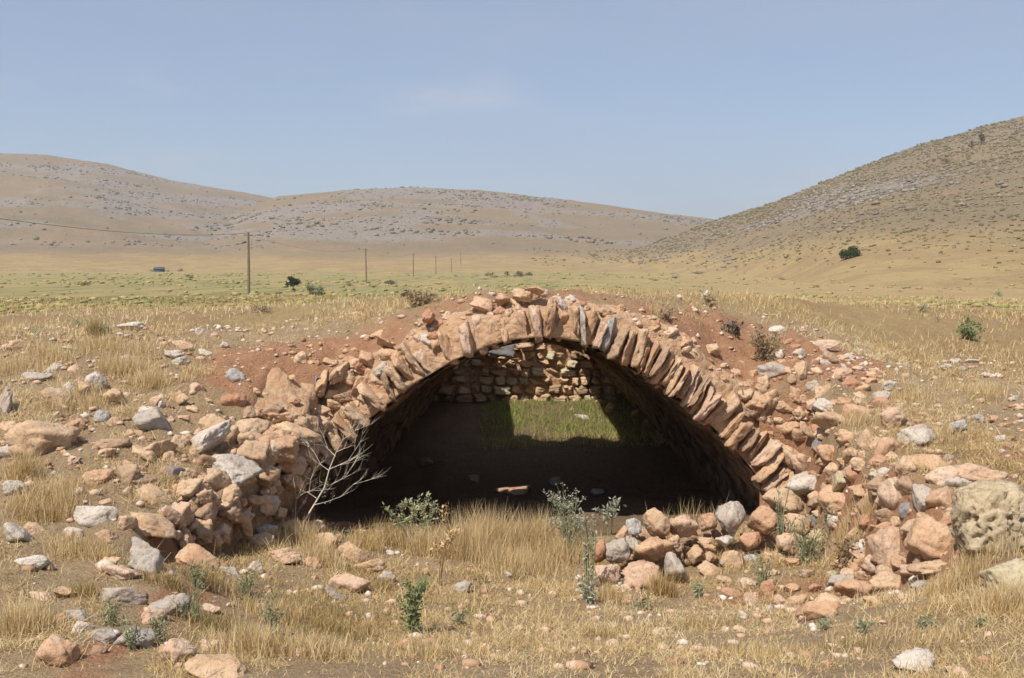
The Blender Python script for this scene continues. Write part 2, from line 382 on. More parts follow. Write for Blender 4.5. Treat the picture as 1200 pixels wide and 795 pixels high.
# the grassland: straw and faded green in long drifts
mp = t.n.new('ShaderNodeMapping'); mp.inputs['Scale'].default_value = (1.0, 0.16, 1.0); t.lk(t.pos, mp.inputs['Vector'])
f1 = t.noise(0.05, 6, 0.65, mp.outputs['Vector']); f2 = t.noise(0.35, 6, 0.7, mp.outputs['Vector']); f3 = t.noise(2.5, 5, 0.75)
straw = t.mix(t.mr(f2, 0.35, 0.65), (0.39, 0.285, 0.135), (0.33, 0.215, 0.115))
straw = t.mix(t.mr(f3, 0.5, 0.7, 0, 0.5), straw, (0.47, 0.36, 0.19))
straw = t.mix(t.mr(f1, 0.56, 0.70, 0, 0.45), straw, (0.36, 0.20, 0.11))
f4 = t.noise(0.11, 6, 0.7, mp.outputs['Vector'])
grn = t.mix(t.mr(f2, 0.35, 0.6), (0.165, 0.16, 0.065), (0.285, 0.25, 0.105))
grn = t.mix(t.mr(f4, 0.46, 0.58), grn, (0.34, 0.255, 0.115))
grn = t.mix(t.mr(f3, 0.5, 0.66, 0, 0.7), grn, (0.13, 0.125, 0.055))
gm = t.math('MULTIPLY', a_grn, t.mr(f1, 0.28, 0.5))
far_c = t.mix(gm, straw, grn)
fm = t.mr(t.math('ADD', a_far, t.math('MULTIPLY', t.math('SUBTRACT', n1, 0.5), 0.5)), 0.1, 0.5)
base = t.mix(fm, near_c, far_c)
base = t.mix(t.mr(n3, 0.55, 0.75, 0, 0.35), base, (0.15, 0.10, 0.065))
peb = t.voro(38)
base = t.mix(t.math('MULTIPLY', t.mr(peb, 0.10, 0.2, 1, 0), t.mr(n2, 0.5, 0.62, 0, 0.6)), base, (0.52, 0.42, 0.32))
t.bump(t.math('ADD', t.math('MULTIPLY', n2, 0.7), t.math('ADD', t.math('MULTIPLY', n3, 0.4), t.math('MULTIPLY', t.noise(24, 5, 0.7), 0.6))), 1.0, 0.08)
M['ground'] = t.col(base)
link('ground', me, M['ground'], kind='structure')

# ---- floor inside the vault
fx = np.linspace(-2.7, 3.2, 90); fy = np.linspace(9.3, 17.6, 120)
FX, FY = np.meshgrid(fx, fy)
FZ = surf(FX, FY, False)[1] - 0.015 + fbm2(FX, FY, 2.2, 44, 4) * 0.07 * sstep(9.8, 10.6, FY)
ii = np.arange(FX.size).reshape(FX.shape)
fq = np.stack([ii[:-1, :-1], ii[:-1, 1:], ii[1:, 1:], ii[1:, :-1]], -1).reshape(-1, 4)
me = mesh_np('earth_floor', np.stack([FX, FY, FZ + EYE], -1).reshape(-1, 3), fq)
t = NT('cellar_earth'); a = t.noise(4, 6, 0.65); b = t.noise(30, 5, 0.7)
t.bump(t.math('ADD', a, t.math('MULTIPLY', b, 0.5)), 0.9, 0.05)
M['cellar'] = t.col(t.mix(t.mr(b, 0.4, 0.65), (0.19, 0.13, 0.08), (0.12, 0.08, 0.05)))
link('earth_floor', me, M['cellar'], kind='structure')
def floor_z(x, y):
    return float(surf(np.array([x]), np.array([y]), False)[1][0]) - 0.015

# ================================================================ hills
def sky_tab(lst):
    a = np.array(lst, dtype=float); az = np.arctan((a[:, 0] - 600) / F)
    v = (397.5 - a[:, 1]) / F; el = (v * CT - ST) / np.hypot((a[:, 0] - 600) / F, CT + v * ST)
    return az, el
HL = [dict(sk=sky_tab([(-900, 250), (-500, 215), (-200, 190), (0, 179), (60, 181), (130, 192), (200, 210), (260, 221), (330, 233), (420, 262), (520, 300), (600, 330)]), foot=480, ridge=2000, p=1.55, seed=1),
      dict(sk=sky_tab([(60, 330), (150, 300), (240, 262), (330, 230), (400, 223), (480, 219), (560, 222), (640, 231), (720, 242), (780, 250), (840, 258), (950, 275), (1100, 310)]), foot=420, ridge=1500, p=1.5, seed=2),
      dict(sk=sky_tab([(600, 330), (700, 303), (760, 287), (840, 258), (900, 240), (960, 214), (1020, 190), (1080, 168), (1140, 150), (1200, 134), (1400, 85), (1800, 40), (2600, 30)]), foot=90, ridge=760, p=1.5, seed=3)]
def hill_z(az, r):
    X, Y = np.sin(az) * r, np.cos(az) * r
    z = np.full_like(r, -30.0)
    for h in HL:
        el = np.interp(az, h['sk'][0], h['sk'][1])
        foot = h['foot'] * (1 + 0.12 * fbm2(X, Y, 1 / 300.0, 70 + h['seed'], 3)); ridge = h['ridge']
        if h['seed'] == 3:
            foot = foot + 330 * (1 - sstep(0.12, 0.34, az)); 
        tt = (r - foot) / (ridge - foot)
        top = el * ridge
        up = -6 + (top + 6) * np.clip(tt, 0, 1) ** h['p']
        gully = fbm2(X, Y, 1 / (230.0 if h['seed'] < 3 else 120.0), 80 + h['seed'], 5)
        up = up + gully * np.clip(tt * 2.2, 0, 1) * np.clip((1 - tt) * 3.5, 0.06, 1) * (0.11 if h['seed'] < 3 else 0.09) * np.maximum(top, 20)
        back = top - np.clip(r - ridge, 0, None) * 0.12
        zz = np.where(tt < 0, -6 - np.clip(-tt, 0, 1) * 14, np.where(tt <= 1, up, back))
        z = np.maximum(z, zz)
    z = z + fbm2(X, Y, 1 / 45.0, 95, 5) * 1.5 * np.clip(z / 25, 0, 1) + fbm2(X, Y, 1 / 11.0, 96, 3) * 0.6 * np.clip(z / 10, 0, 1)
    return z
AZ = np.linspace(R(-48), R(52), 1150); RR = np.geomspace(100, 2700, 230)
A2, R2 = np.meshgrid(AZ, RR)
HZ = hill_z(A2, R2)
ii = np.arange(A2.size).reshape(A2.shape)
hq = np.stack([ii[:-1, :-1], ii[:-1, 1:], ii[1:, 1:], ii[1:, :-1]], -1)
gz = plain(np.sin(A2) * R2, np.cos(A2) * R2)
okc = (np.maximum.reduce([(HZ - gz)[:-1, :-1], (HZ - gz)[1:, :-1], (HZ - gz)[:-1, 1:], (HZ - gz)[1:, 1:]]) > -2.5)
me = mesh_np('hills', np.stack([np.sin(A2) * R2, np.cos(A2) * R2, HZ + EYE], -1).reshape(-1, 3), hq[okc])
def rocky(x, y, z):
    """limestone outcrops follow sloping beds"""
    b = fbm(np.stack([x / 170.0, y / 170.0, z / 16.0], -1), 31, 4)
    az = np.arctan2(x, y); r = np.hypot(x, y)
    # one long bed of bare rock climbs the near hill
    el = np.interp(az, HL[2]['sk'][0], HL[2]['sk'][1]); q = (z / np.maximum(r, 1)) / np.maximum(el, 0.01)
    bed = np.exp(-((q - 0.74) / 0.16) ** 2) * sstep(0.1, 0.2, az) * (r < 790)
    k = np.where((r < 790) & (az > 0.12), 0.45 * sstep(0.1, 0.4, b) + bed * sstep(-0.25, 0.25, b), sstep(0.0, 0.3, b))
    return np.clip(k, 0, 1) * sstep(8, 30, z)
rk = rocky(np.sin(A2) * R2, np.cos(A2) * R2, HZ)
fattr(me, 'rocky', rk.ravel())
fattr(me, 'low', (1 - sstep(1.5, 13, HZ + 4 * fbm2(np.sin(A2) * R2, np.cos(A2) * R2, 1 / 60.0, 33, 3))).ravel())
t = NT('dry_hillside')
ark = t.attr('rocky')
n1 = t.noise(0.012, 6, 0.6); n2 = t.noise(0.07, 6, 0.7); n3 = t.noise(0.4, 5, 0.75)
g = t.mix(t.mr(n1, 0.35, 0.65), (0.275, 0.19, 0.115), (0.215, 0.158, 0.098))
g = t.mix(t.mr(n2, 0.42, 0.62, 0, 0.75), g, (0.21, 0.175, 0.105))
g = t.mix(t.mr(n3, 0.5, 0.68, 0, 0.6), g, (0.34, 0.25, 0.16))
g = t.mix(t.mr(t.noise(0.6, 4, 0.75), 0.48, 0.62, 0, 0.7), g, (0.16, 0.135, 0.085))
lw = t.attr('low')
g = t.mix(lw, g, t.mix(t.mr(n2, 0.4, 0.6), (0.36, 0.265, 0.125), (0.30, 0.21, 0.105)))
rc = t.mix(t.mr(n3, 0.38, 0.62), (0.18, 0.155, 0.13), (0.30, 0.25, 0.205))
rc = t.mix(t.mr(n2, 0.45, 0.65, 0, 0.5), rc, (0.26, 0.20, 0.145))
rm = t.mr(t.math('ADD', t.math('MULTIPLY', ark, 0.8), t.math('MULTIPLY', t.math('SUBTRACT', n3, 0.5), 1.8)), 0.2, 0.55)
t.bump(t.math('ADD', n3, n2), 1.0, 1.2)
M['hill'] = t.col(t.mix(rm, g, rc))
link('hills', me, M['hill'], kind='structure')

def hill_samples(n, amin, amax, rmin, rmax, seed, zmin=4):
    g_ = np.random.default_rng(seed)
    az = g_.uniform(amin, amax, n); r = np.sqrt(g_.uniform(rmin ** 2, rmax ** 2, n)); z = hill_z(az, r)
    x, y = np.sin(az) * r, np.cos(az) * r
    ok = z > plain(x, y) + 0.5
    return x[ok], y[ok], z[ok]

def icos(sub):
    bm = bmesh.new(); bmesh.ops.create_icosphere(bm, subdivisions=sub, radius=1.0)
    V = np.array([v.co[:] for v in bm.verts]); T = np.array([[v.index for v in f.verts] for f in bm.faces]); bm.free(); return V, T
ICO = {k: icos(k) for k in (1, 2, 3, 4, 5)}

def blobs(x, y, z, s, flat, seed, sink=0.25):
    V0, T0 = ICO[1]; n = len(x); g_ = np.random.default_rng(seed)
    jit = 1 + g_.uniform(-0.38, 0.38, (n, len(V0), 1))
    V = V0[None] * jit * np.stack([s * g_.uniform(.8, 1.5, n), s * g_.uniform(.8, 1.3, n), s * flat * g_.uniform(.7, 1.3, n)], -1)[:, None, :]
    V = V + np.stack([x, y, z + EYE + s * flat * (1 - sink) * 0.6], -1)[:, None, :]
    T = T0[None] + (np.arange(n) * len(V0))[:, None, None]
    return V.reshape(-1, 3), T.reshape(-1, 3)

# scrub and boulders too many and too small to count
x1, y1, z1 = hill_samples(38000, 0.02, 0.62, 150, 800, 5); k1 = np.random.default_rng(1).random(len(x1)) < 0.75 * (0.25 + np.clip(fbm2(x1, y1, 1 / 60, 61, 3) + .5, 0, 1)) * sstep(-2, 7, z1) * (0.1 + 0.9 * sstep(0.05, 0.22, np.arctan2(x1, y1)))
x2, y2, z2 = hill_samples(30000, -0.62, 0.3, 700, 2000, 6); p2 = rocky(x2, y2, z2); k2 = np.random.default_rng(2).random(len(x2)) < 0.02 + 0.75 * p2 * sstep(0.05, 0.4, fbm2(x2, y2, 1 / 55.0, 62, 3))
X_, Y_, Z_ = np.r_[x1[k1], x2[k2]], np.r_[y1[k1], y2[k2]], np.r_[z1[k1], z2[k2]]
S_ = np.random.default_rng(3).uniform(0.35, 1.05, len(X_)) ** 2 * np.where(np.hypot(X_, Y_) > 850, 2.1, np.interp(np.hypot(X_, Y_), [150, 800], [0.35, 0.95]))
V, T = blobs(X_, Y_, Z_, S_, 0.75, 4)
t = NT('scrub_leaves'); M['scrub'] = t.col(t.mix(t.mr(t.noise(0.15, 3), 0.35, 0.65), (0.13, 0.115, 0.06), (0.22, 0.185, 0.11)))
link('hillside_scrub', mesh_np('hillside_scrub', V, None, T, False), M['scrub'], kind='stuff', label='low dark scrub dotted over the dry hillsides', cat='scrub')
x1, y1, z1 = hill_samples(26000, 0.12, 0.62, 300, 800, 8); k1 = np.random.default_rng(4).random(len(x1)) < 0.03 + 0.3 * rocky(x1, y1, z1)
x2, y2, z2 = hill_samples(34000, -0.62, 0.3, 700, 2000, 9); p2 = rocky(x2, y2, z2); k2 = np.random.default_rng(5).random(len(x2)) < 0.34 * p2
X_, Y_, Z_ = np.r_[x1[k1], x2[k2]], np.r_[y1[k1], y2[k2]], np.r_[z1[k1], z2[k2]]
S_ = np.random.default_rng(6).uniform(0.4, 1.0, len(X_)) ** 2 * np.where(np.hypot(X_, Y_) > 850, 1.9, 1.4)
V, T = blobs(X_, Y_, Z_, S_, 0.6, 7)
t = NT('hill_limestone'); M['hrock'] = t.col(t.mix(t.mr(t.noise(0.3, 4), 0.35, 0.65), (0.19, 0.165, 0.14), (0.30, 0.255, 0.21)))
link('hillside_rocks', mesh_np('hillside_rocks', V, None, T, False), M['hrock'], kind='stuff', label='grey limestone outcrops scattered in bands over the hillsides', cat='rocks')

# ================================================================ rocks
def rock_mesh(seed, kind='boulder', sub=4, rough=1.0):
    g_ = np.random.default_rng(seed); V0, T0 = ICO[sub]
    if kind == 'slab':
        N = np.array([(1, 0, 0), (-1, 0, 0), (0, 1, 0), (0, -1, 0), (0, 0, 1), (0, 0, -1)], dtype=float) + g_.normal(0, 0.16, (6, 3))
        H = g_.uniform(0.82, 1.0, 6)
        E = g_.normal(0, 1, (5, 3)); N = np.r_[N, E]; H = np.r_[H, g_.uniform(1.0, 1.3, 5)]; p = 24
    elif kind == 'angular':
        N = g_.normal(0, 1, (5, 3)); N = np.r_[N, -N + g_.normal(0, 0.35, (5, 3))]; H = g_.uniform(0.55, 1.0, 10); p = 55
    else:
        N = g_.normal(0, 1, (8, 3)); N = np.r_[N, -N[:5] + g_.normal(0, 0.3, (5, 3))]; H = g_.uniform(0.66, 1.05, 13); p = 26
    N = N / np.linalg.norm(N, axis=1, keepdims=True)
    c = np.clip(V0 @ N.T, 0, None) / H[None]
    r = 1.0 / (np.sum(c ** p, axis=1) ** (1.0 / p) + 1e-9)
    r = np.clip(r, 0.3, 1.45)
    P = V0 * r[:, None]
    if kind == 'slab': P = P * np.array([0.34, 1.0, 1.0])
    o = g_.uniform(-50, 50, 3)
    d = fbm(P * 1.6 + o, seed, 3) * 0.08 + fbm(P * 5.5 + o, seed + 5, 4) * 0.09 - np.abs(fbm(P * 3.2 - o, seed + 9, 3)) * 0.13 - 0.10 * sstep(0.12, 0.3, fbm(P * 2.6 + 2 * o, seed + 13, 2))
    P = P + (V0 * d[:, None] * (0.8 if kind == 'slab' else 1.0) if kind == 'slab' else P * d[:, None]) * rough
    P = P - (P.max(0) + P.min(0)) / 2; P = P / (P.max(0) - P.min(0))
    return mesh_np('rock', P, None, T0, kind == 'boulder')
LIB = {k: [rock_mesh(100 + 37 * i + len(k) * 1000, k) for i in range(n)] for k, n in (('boulder', 16), ('angular', 16), ('slab', 16))}
RC = [0]
def rock(name, center, dims, rot, mat, kind=None, parent=None, label=None, cat=None, group=None, tumble=True):
    """one stone, dims in metres across / into the slope / up, turned by rot degrees seen from the front"""
    RC[0] += 1; g_ = random.Random(RC[0] * 13 + 5)
    kind = kind or g_.choice(['boulder', 'angular', 'angular'])
    o = bpy.data.objects.new(name, g_.choice(LIB[kind])); COL.objects.link(o)
    if parent: o.parent = parent
    o.location = Vector(center) - (parent.location if parent else Vector((0, 0, 0)))
    j = 14 if tumble else 5
    flip = g_.choice([(0, 0, 0), (0, 0, 180), (0, 180, 0), (180, 0, 0)])
    m = Euler((R(g_.uniform(-j, j)), -R(rot), 0)).to_matrix() @ Euler((0, 0, R(g_.uniform(-j, j)))).to_matrix()
    m = m @ Matrix.Diagonal(Vector(dims)) @ Euler([R(a) for a in flip]).to_matrix()
    mm = m.to_4x4(); mm.translation = o.location; o.matrix_basis = mm
    if not o.data.materials: o.data.materials.append(M['tan'])
    o.material_slots[0].link = 'OBJECT'; o.material_slots[0].material = M[mat]
    if label: o['label'] = label; o['category'] = cat or 'rock'
    if group: o['group'] = group
    return o

def empty(name, loc, label=None, cat=None, group=None):
    o = bpy.data.objects.new(name, None); COL.objects.link(o); o.location = loc; o.empty_display_size = 0.2
    if label: o['label'] = label; o['category'] = cat
    if group: o['group'] = group
    return o

def on_ground(px, py, w, h, rot=0, sink=0.27, deep=None, **kw):
    """stone whose foot shows at the given pixel"""
    p = hit(px, py + 0.36 * h); s = p.y / F
    dims = (w * s, (deep or 0.5 * (w + h) * 0.95) * s, h * s * 1.12)
    c = p + Vector((0, dims[1] * 0.28, dims[2] * (0.5 - sink)))
    return c, dims, rot

# ================================================================ the vault
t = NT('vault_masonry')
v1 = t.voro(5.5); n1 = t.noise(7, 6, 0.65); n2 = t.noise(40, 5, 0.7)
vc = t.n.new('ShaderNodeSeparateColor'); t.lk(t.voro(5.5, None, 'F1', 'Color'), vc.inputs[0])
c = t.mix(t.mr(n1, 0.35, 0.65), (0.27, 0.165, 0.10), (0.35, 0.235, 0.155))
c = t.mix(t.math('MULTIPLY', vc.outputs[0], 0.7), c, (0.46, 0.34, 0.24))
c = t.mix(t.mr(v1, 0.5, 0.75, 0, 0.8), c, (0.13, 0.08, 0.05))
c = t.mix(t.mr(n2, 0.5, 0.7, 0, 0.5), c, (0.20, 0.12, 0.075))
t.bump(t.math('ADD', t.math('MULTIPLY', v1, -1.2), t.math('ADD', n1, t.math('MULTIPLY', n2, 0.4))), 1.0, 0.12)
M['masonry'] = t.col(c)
t = NT('mortar_rubble')
v1 = t.voro(14); n1 = t.noise(8, 6, 0.65); n2 = t.noise(50, 5, 0.7)
c = t.mix(t.mr(n1, 0.35, 0.65), (0.47, 0.285, 0.165), (0.54, 0.37, 0.235))
c = t.mix(t.mr(n2, 0.5, 0.7, 0, 0.5), c, (0.36, 0.19, 0.10))
t.bump(t.math('ADD', t.math('MULTIPLY', v1, -0.7), t.math('ADD', n1, t.math('MULTIPLY', n2, 0.5))), 1.0, 0.05)
M['mortar'] = t.col(c)

WY = 17.2
vault = empty('stone_vault', (0.3, YF, EYE - 2.8), 'ruined barrel vault of orange stone half buried under the red earth mound', 'vault')
# barrel
S = np.linspace(0, ARC, 150); Yb = np.r_[np.linspace(YF + 0.02, 17.5, 150)]
S2, Y2 = np.meshgrid(S, Yb)
P2 = prof(S2); N2 = prof_n(S2)
dpt = (Y2 - YF) / (WY - YF); drop = 0.40 * dpt * np.exp(-((P2[..., 0] - 0.3) / 1.9) ** 2)
rel = fbm(np.stack([S2 * 3.2, Y2 * 2.4, np.zeros_like(S2)], -1), 51, 4) * 0.05 + fbm(np.stack([S2 * 9, Y2 * 4, np.zeros_like(S2)], -1), 55, 3) * 0.03
bx = 0.45 + (P2[..., 0] + N2[..., 0] * rel - 0.45) * (1 - 0.27 * np.clip(dpt, 0, 1.1)); bz = P2[..., 1] + N2[..., 1] * rel - drop
ii = np.arange(S2.size).reshape(S2.shape)
bq = np.stack([ii[:-1, :-1], ii[:-1, 1:], ii[1:, 1:], ii[1:, :-1]], -1)
bxc = (bx[:-1, :-1] + bx[1:, 1:]) / 2; byc = (Y2[:-1, :-1] + Y2[1:, 1:]) / 2; bzc = (bz[:-1, :-1] + bz[1:, 1:]) / 2
kb = ~((in_hole(bxc, byc) & (bzc > -1.7)) | in_chink(bxc, byc, bzc, 0.10))
Vb = np.stack([bx, Y2, bz + EYE], -1).reshape(-1, 3) - np.array(vault.location)
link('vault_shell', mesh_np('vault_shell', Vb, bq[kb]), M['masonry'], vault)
# broken edge of the roof hole: a thick ragged rim between ground and barrel
a = np.linspace(0, 1, 90)
hx0, hx1, hy0, hy1 = HOLE
cxh = (hx0 + hx1) / 2; hxh = (hx1 - hx0) / 2
rimx = np.r_[np.full(30, hx0), np.linspace(hx0, hx1, 50), np.full(30, hx1)]
rimy = np.r_[np.linspace(hy1, hy0 + 0.4, 30), hy0 + 0.4 * np.abs(np.linspace(-1, 1, 50)) ** 4 + 0.13 * np.sin(np.linspace(hx0, hx1, 50) * 7) + .08 * np.sin(np.linspace(hx0, hx1, 50) * 17), np.linspace(hy0 + 0.4, hy1, 30)]
K = 8; rows = []
for k in range(K):
    f = k / (K - 1)
    zt = zat(rimx, rimy) + 0.01; zb = intrados_z(rimx) - 0.40 * (rimy - YF) / (WY - YF) - 0.12
    z = zt * (1 - f) + zb * f
    jx = fbm(np.stack([rimx * 4, rimy * 4, z * 4], -1), 66, 3) * 0.08
    rows.append(np.stack([rimx + jx - 0.03 * np.sign(rimx - cxh) * (rimy > hy0 + .45), rimy + jx + 0.02, z + EYE], -1))
Vr = np.concatenate(rows) - np.array(vault.location); nR = len(rimx)
ii = np.arange(K * nR).reshape(K, nR); rq = np.stack([ii[:-1, :-1], ii[:-1, 1:], ii[1:, 1:], ii[1:, :-1]], -1).reshape(-1, 4)
link('roof_hole_edge', mesh_np('roof_hole_edge', Vr, rq), M['mortar'], vault)
# mortar and rubble core behind the arch stones
Sf = np.linspace(0.25, ARC - 0.25, 260); K = 26; rows = []
Pf = prof(Sf); Nf = prof_n(Sf)
for k in range(K):
    f = k / (K - 1); ring = 0.02 + 0.62 * f
    x = Pf[:, 0] + Nf[:, 0] * ring; z = Pf[:, 1] + Nf[:, 1] * ring
    y = YF - 0.02 + 0.34 * f ** 1.4 + fbm(np.stack([x * 5, z * 5, np.zeros_like(x)], -1), 71, 4) * 0.075 * (1 if k else 0.3)
    y = np.maximum(y, YF - 0.09)
    ztop = zat(x, np.full_like(x, YF + 0.22))
    zg = zat(x, np.maximum(y, YF + 0.11)); w_ = float(sstep(0.55, 0.9, f))
    zc_ = np.minimum(z, zg + 0.004); zc_ = zc_ * (1 - w_) + (zg + 0.012) * w_ - (0.06 if f > 0.97 else 0.0)
    z = np.where((x > -1.9) & (x < 2.42), zc_, np.minimum(z, zg + 0.004))
    rows.append(np.stack([x, y, z + EYE], -1))
rows.insert(0, np.stack([Pf[:, 0], np.full(len(Sf), YF + 0.3), Pf[:, 1] + EYE + 0.015], -1))
Vc = np.concatenate(rows) - np.array(vault.location); nR = len(Sf); K = len(rows)
ii = np.arange(K * nR).reshape(K, nR); cq = np.stack([ii[:-1, :-1], ii[:-1, 1:], ii[1:, 1:], ii[1:, :-1]], -1).reshape(-1, 4)
link('rubble_core', mesh_np('rubble_core', Vc, cq), M['mortar'], vault)
# broken haunch running on towards the dead shrub: top, ragged edge and curved underside
yh = np.linspace(6.75, YF + 0.06, 80); rows = []
xe = xl(yh) + 0.0
ztop_e = zat(xe - 0.12, yh, ZH); zb_e = np.minimum(np.interp(xe, PROF[:11, 0], PROF[:11, 1]), ztop_e - 0.16)
zfl = zat(np.full_like(yh, -2.0), yh, ZZ) - 0.15
for f in np.linspace(0, 1, 12):
    x = -2.75 * (1 - f) + xe * f; rows.append((x, zat(x, yh, ZH) - 0.03 - 0.05 * f if f < 1 else ztop_e - 0.08))
for f in np.linspace(0.15, 1, 7): rows.append((xe - 0.03 * f, (ztop_e - 0.08) * (1 - f) + zb_e * f))
for f in np.linspace(0.1, 1, 10):
    x = xe * (1 - f) + (-2.36) * f; rows.append((x - 0.05, zb_e * (1 - f ** 0.8) + zfl * f ** 0.8))
Hx = np.array([r[0] for r in rows]); Hz = np.array([r[1] for r in rows]); Hy = np.repeat(yh[None], len(rows), 0)
d_ = fbm(np.stack([Hx * 4.5, Hy * 4.5, Hz * 4.5], -1), 171, 4) * 0.09; d_[0] = 0
ii = np.arange(Hx.size).reshape(Hx.shape)
link('haunch', mesh_np('haunch', np.stack([Hx + d_, Hy, Hz + d_ * 0.5 + EYE], -1).reshape(-1, 3) - np.array(vault.location), np.stack([ii[:-1, :-1], ii[:-1, 1:], ii[1:, 1:], ii[1:, :-1]], -1).reshape(-1, 4)), M['mortar'], vault)
# arch stones set on edge round the broken end
g_ = random.Random(11)
s = 0.95
while s < ARC - 0.95:
    p = prof(s); n = prof_n(s); fr = s / ARC
    crown = abs(fr - 0.5)
    right = p[0] > 0.55
    th = g_.uniform(0.06, 0.115) if right else g_.uniform(0.08, 0.155)
    ln = g_.uniform(0.31, 0.42) if right else g_.uniform(0.30, 0.43)
    if p[0] > 1.9: th *= 1.3; ln *= 1.05
    px_ = p[0]
    mat = g_.choices(['tan', 'ora', 'pnk', 'brn', 'gry'], [4, 5, 5, 1, 0.8] if right else [4, 6, 4, 1.0, 0.3])[0]
    if abs(px_ - 0.86) < 0.045: mat, ln, th = 'slb', 0.38, 0.12
    if abs(px_ + 0.22) < 0.07: mat, ln, th = 'pnk', 0.42, 0.13
    gap = -0.012 if right else g_.choice([-0.01, -0.01, 0.0, 0.08])
    skew = g_.uniform(-10, 10) + 8 if right else g_.uniform(-20, 16)
    out = ln * 0.5 - 0.03 + g_.uniform(-0.03, 0.03)
    dep = g_.uniform(0.34, 0.5)
    yy = YF + dep / 2 - 0.14 + (g_.uniform(-0.05, 0.06) if right else g_.uniform(-0.05, 0.14))
    c = (p[0] + n[0] * out, yy, p[1] + n[1] * out + EYE)
    ang = math.degrees(math.atan2(n[1], n[0])) - 90 + skew
    rock('voussoir', c, (th, dep, ln), ang, mat, 'slab', vault, tumble=False)
    if not right and g_.random() < 0.45:                 # short stones bedded above
        o2 = ln + 0.1; c = (p[0] + n[0] * o2 + g_.uniform(-.05, .05), YF + 0.2, p[1] + n[1] * o2 + EYE)
        rock('core_stone', c, (g_.uniform(.12, .24), .25, g_.uniform(.09, .16)), g_.uniform(-40, 40), g_.choice(['tan', 'ora', 'red']), None, vault)
    s += th + gap
# second course on the haunch by the dead shrub, and packing over the crown: (px, py, w, h, rot, material)
for (px, py, w, h, rot, mat) in [
    (396, 440, 22, 38, -25, 'tan'), (418, 428, 30, 18, 10, 'ora'), (432, 420, 22, 14, 0, 'tan'), (446, 437, 24, 26, 15, 'gry'), (422, 452, 24, 26, 0, 'ora'), (452, 452, 30, 12, -25, 'tan'),
    (428, 465, 34, 16, -32, 'wht'), (441, 447, 22, 18, -30, 'tan'), (403, 468, 26, 18, -10, 'brn'), (417, 476, 20, 14, 0, 'tan'), (376, 452, 18, 36, -30, 'ora'), (462, 418, 36, 18, -20, 'ora'),
    (503, 403, 34, 18, -38, 'wht'), (489, 423, 16, 14, 0, 'tan'), (475, 430, 22, 20, 10, 'ora'), (516, 383, 20, 16, 5, 'red'), (522, 402, 12, 26, -15, 'pnk'), (640, 349, 16, 20, 35, 'pnk'), (672, 355, 20, 17, 0, 'wht'),
    (684, 360, 13, 11, 0, 'gry'), (629, 364, 16, 14, 0, 'ora'), (607, 360, 22, 14, -30, 'tan'), (719, 361, 26, 8, -3, 'ora'), (760, 374, 30, 10, -12, 'tan'), (736, 371, 14, 13, 20, 'pnk'), (785, 392, 24, 14, 30, 'pnk'),
    (835, 411, 20, 18, 20, 'tan'), (848, 431, 16, 10, 10, 'tan'), (864, 440, 16, 20, 45, 'ora'), (803, 404, 20, 12, 25, 'ora'), (593, 372, 14, 26, -35, 'tan'), (652, 372, 10, 30, 25, 'gry'), (660, 362, 12, 32, 14, 'wht'),
    (884, 474, 30, 30, 25, 'ora'), (876, 464, 20, 18, 30, 'tan'), (894, 486, 22, 20, 40, 'tan'), (880, 482, 20, 16, 10, 'brn')]:
    p = hit(px, py); p = at(px, py, min(p.y, 10.2)); k = p.y / F
    rock('core_stone', p + Vector((0, 0.05, 0)), (w * k, 0.6 * (w + h) * k, h * k), rot, mat, None, vault)

# stones and clods that hide the line where ring and earth meet
g_ = random.Random(21); s = 1.0
while s < ARC - 1.0:
    p = prof(s); n = prof_n(s); o2 = g_.uniform(0.42, 0.66); x = p[0] + n[0] * o2; y = YF + g_.uniform(0.10, 0.36)
    z = float(zat(x, y)); w = 0.05 + 0.13 * g_.random() ** 2
    if abs(x - 0.3) < 2.5: rock('core_stone', (x, y, z + EYE), (w, w * 0.9, w * g_.uniform(0.5, 0.8)), g_.uniform(-40, 40), g_.choice(['tan', 'ora', 'red', 'pnk', 'brn']), None, vault)
    s += g_.uniform(0.03, 0.10)

# ---------------------------------------------------------------- end wall in the light of the roof hole
WY = 17.2
wall = empty('end_wall', (0.4, WY, EYE - 2.4), 'coursed rubble end wall glowing in sunlight deep inside the vault', 'wall')
cx = np.linspace(-2.6, 3.1, 60); cz = np.linspace(-3.0, -0.66, 30); CX, CZ = np.meshgrid(cx, cz)
CY = WY + 0.09 + fbm2(CX, CZ, 4, 12, 3) * 0.03
ii = np.arange(CX.size).reshape(CX.shape)
link('wall_core', mesh_np('wall_core', np.stack([CX, CY, CZ + EYE], -1).reshape(-1, 3) - np.array(wall.location), np.stack([ii[:-1, :-1], ii[:-1, 1:], ii[1:, 1:], ii[1:, :-1]], -1).reshape(-1, 4)), M['mortar'], wall)
g_ = random.Random(5); z = -2.72
while z < -0.75:
    hh = g_.uniform(0.12, 0.175); x = -2.4 + g_.uniform(0, 0.2)
    while x < 3.0:
        ww = g_.uniform(0.14, 0.32)
        if z + hh / 2 < intrados_z(np.array([x + ww / 2]))[0] + 0.35 or abs(x - 0.3) < 1.2:
            rock('stone', (x + ww / 2, WY + 0.12 + g_.uniform(-.05, .05), z + hh / 2 + EYE + g_.uniform(-.015, .015)), (ww * 1.06, 0.34, hh * 1.07), g_.uniform(-5, 5), g_.choice(['tan', 'ora', 'tan', 'brn', 'tan', 'yel']), g_.choice(['slab', 'boulder', 'slab']), wall, tumble=False)
        x += ww + 0.012
    z += hh + 0.006
c = at(585, 408, 16.9); rock('stone', c, (0.62, 0.3, 0.3), -8, 'sla', 'slab', wall, tumble=False)
c = at(613, 403, 16.95); rock('stone', c, (0.34, 0.3, 0.2), 6, 'tan', 'slab', wall, tumble=False)

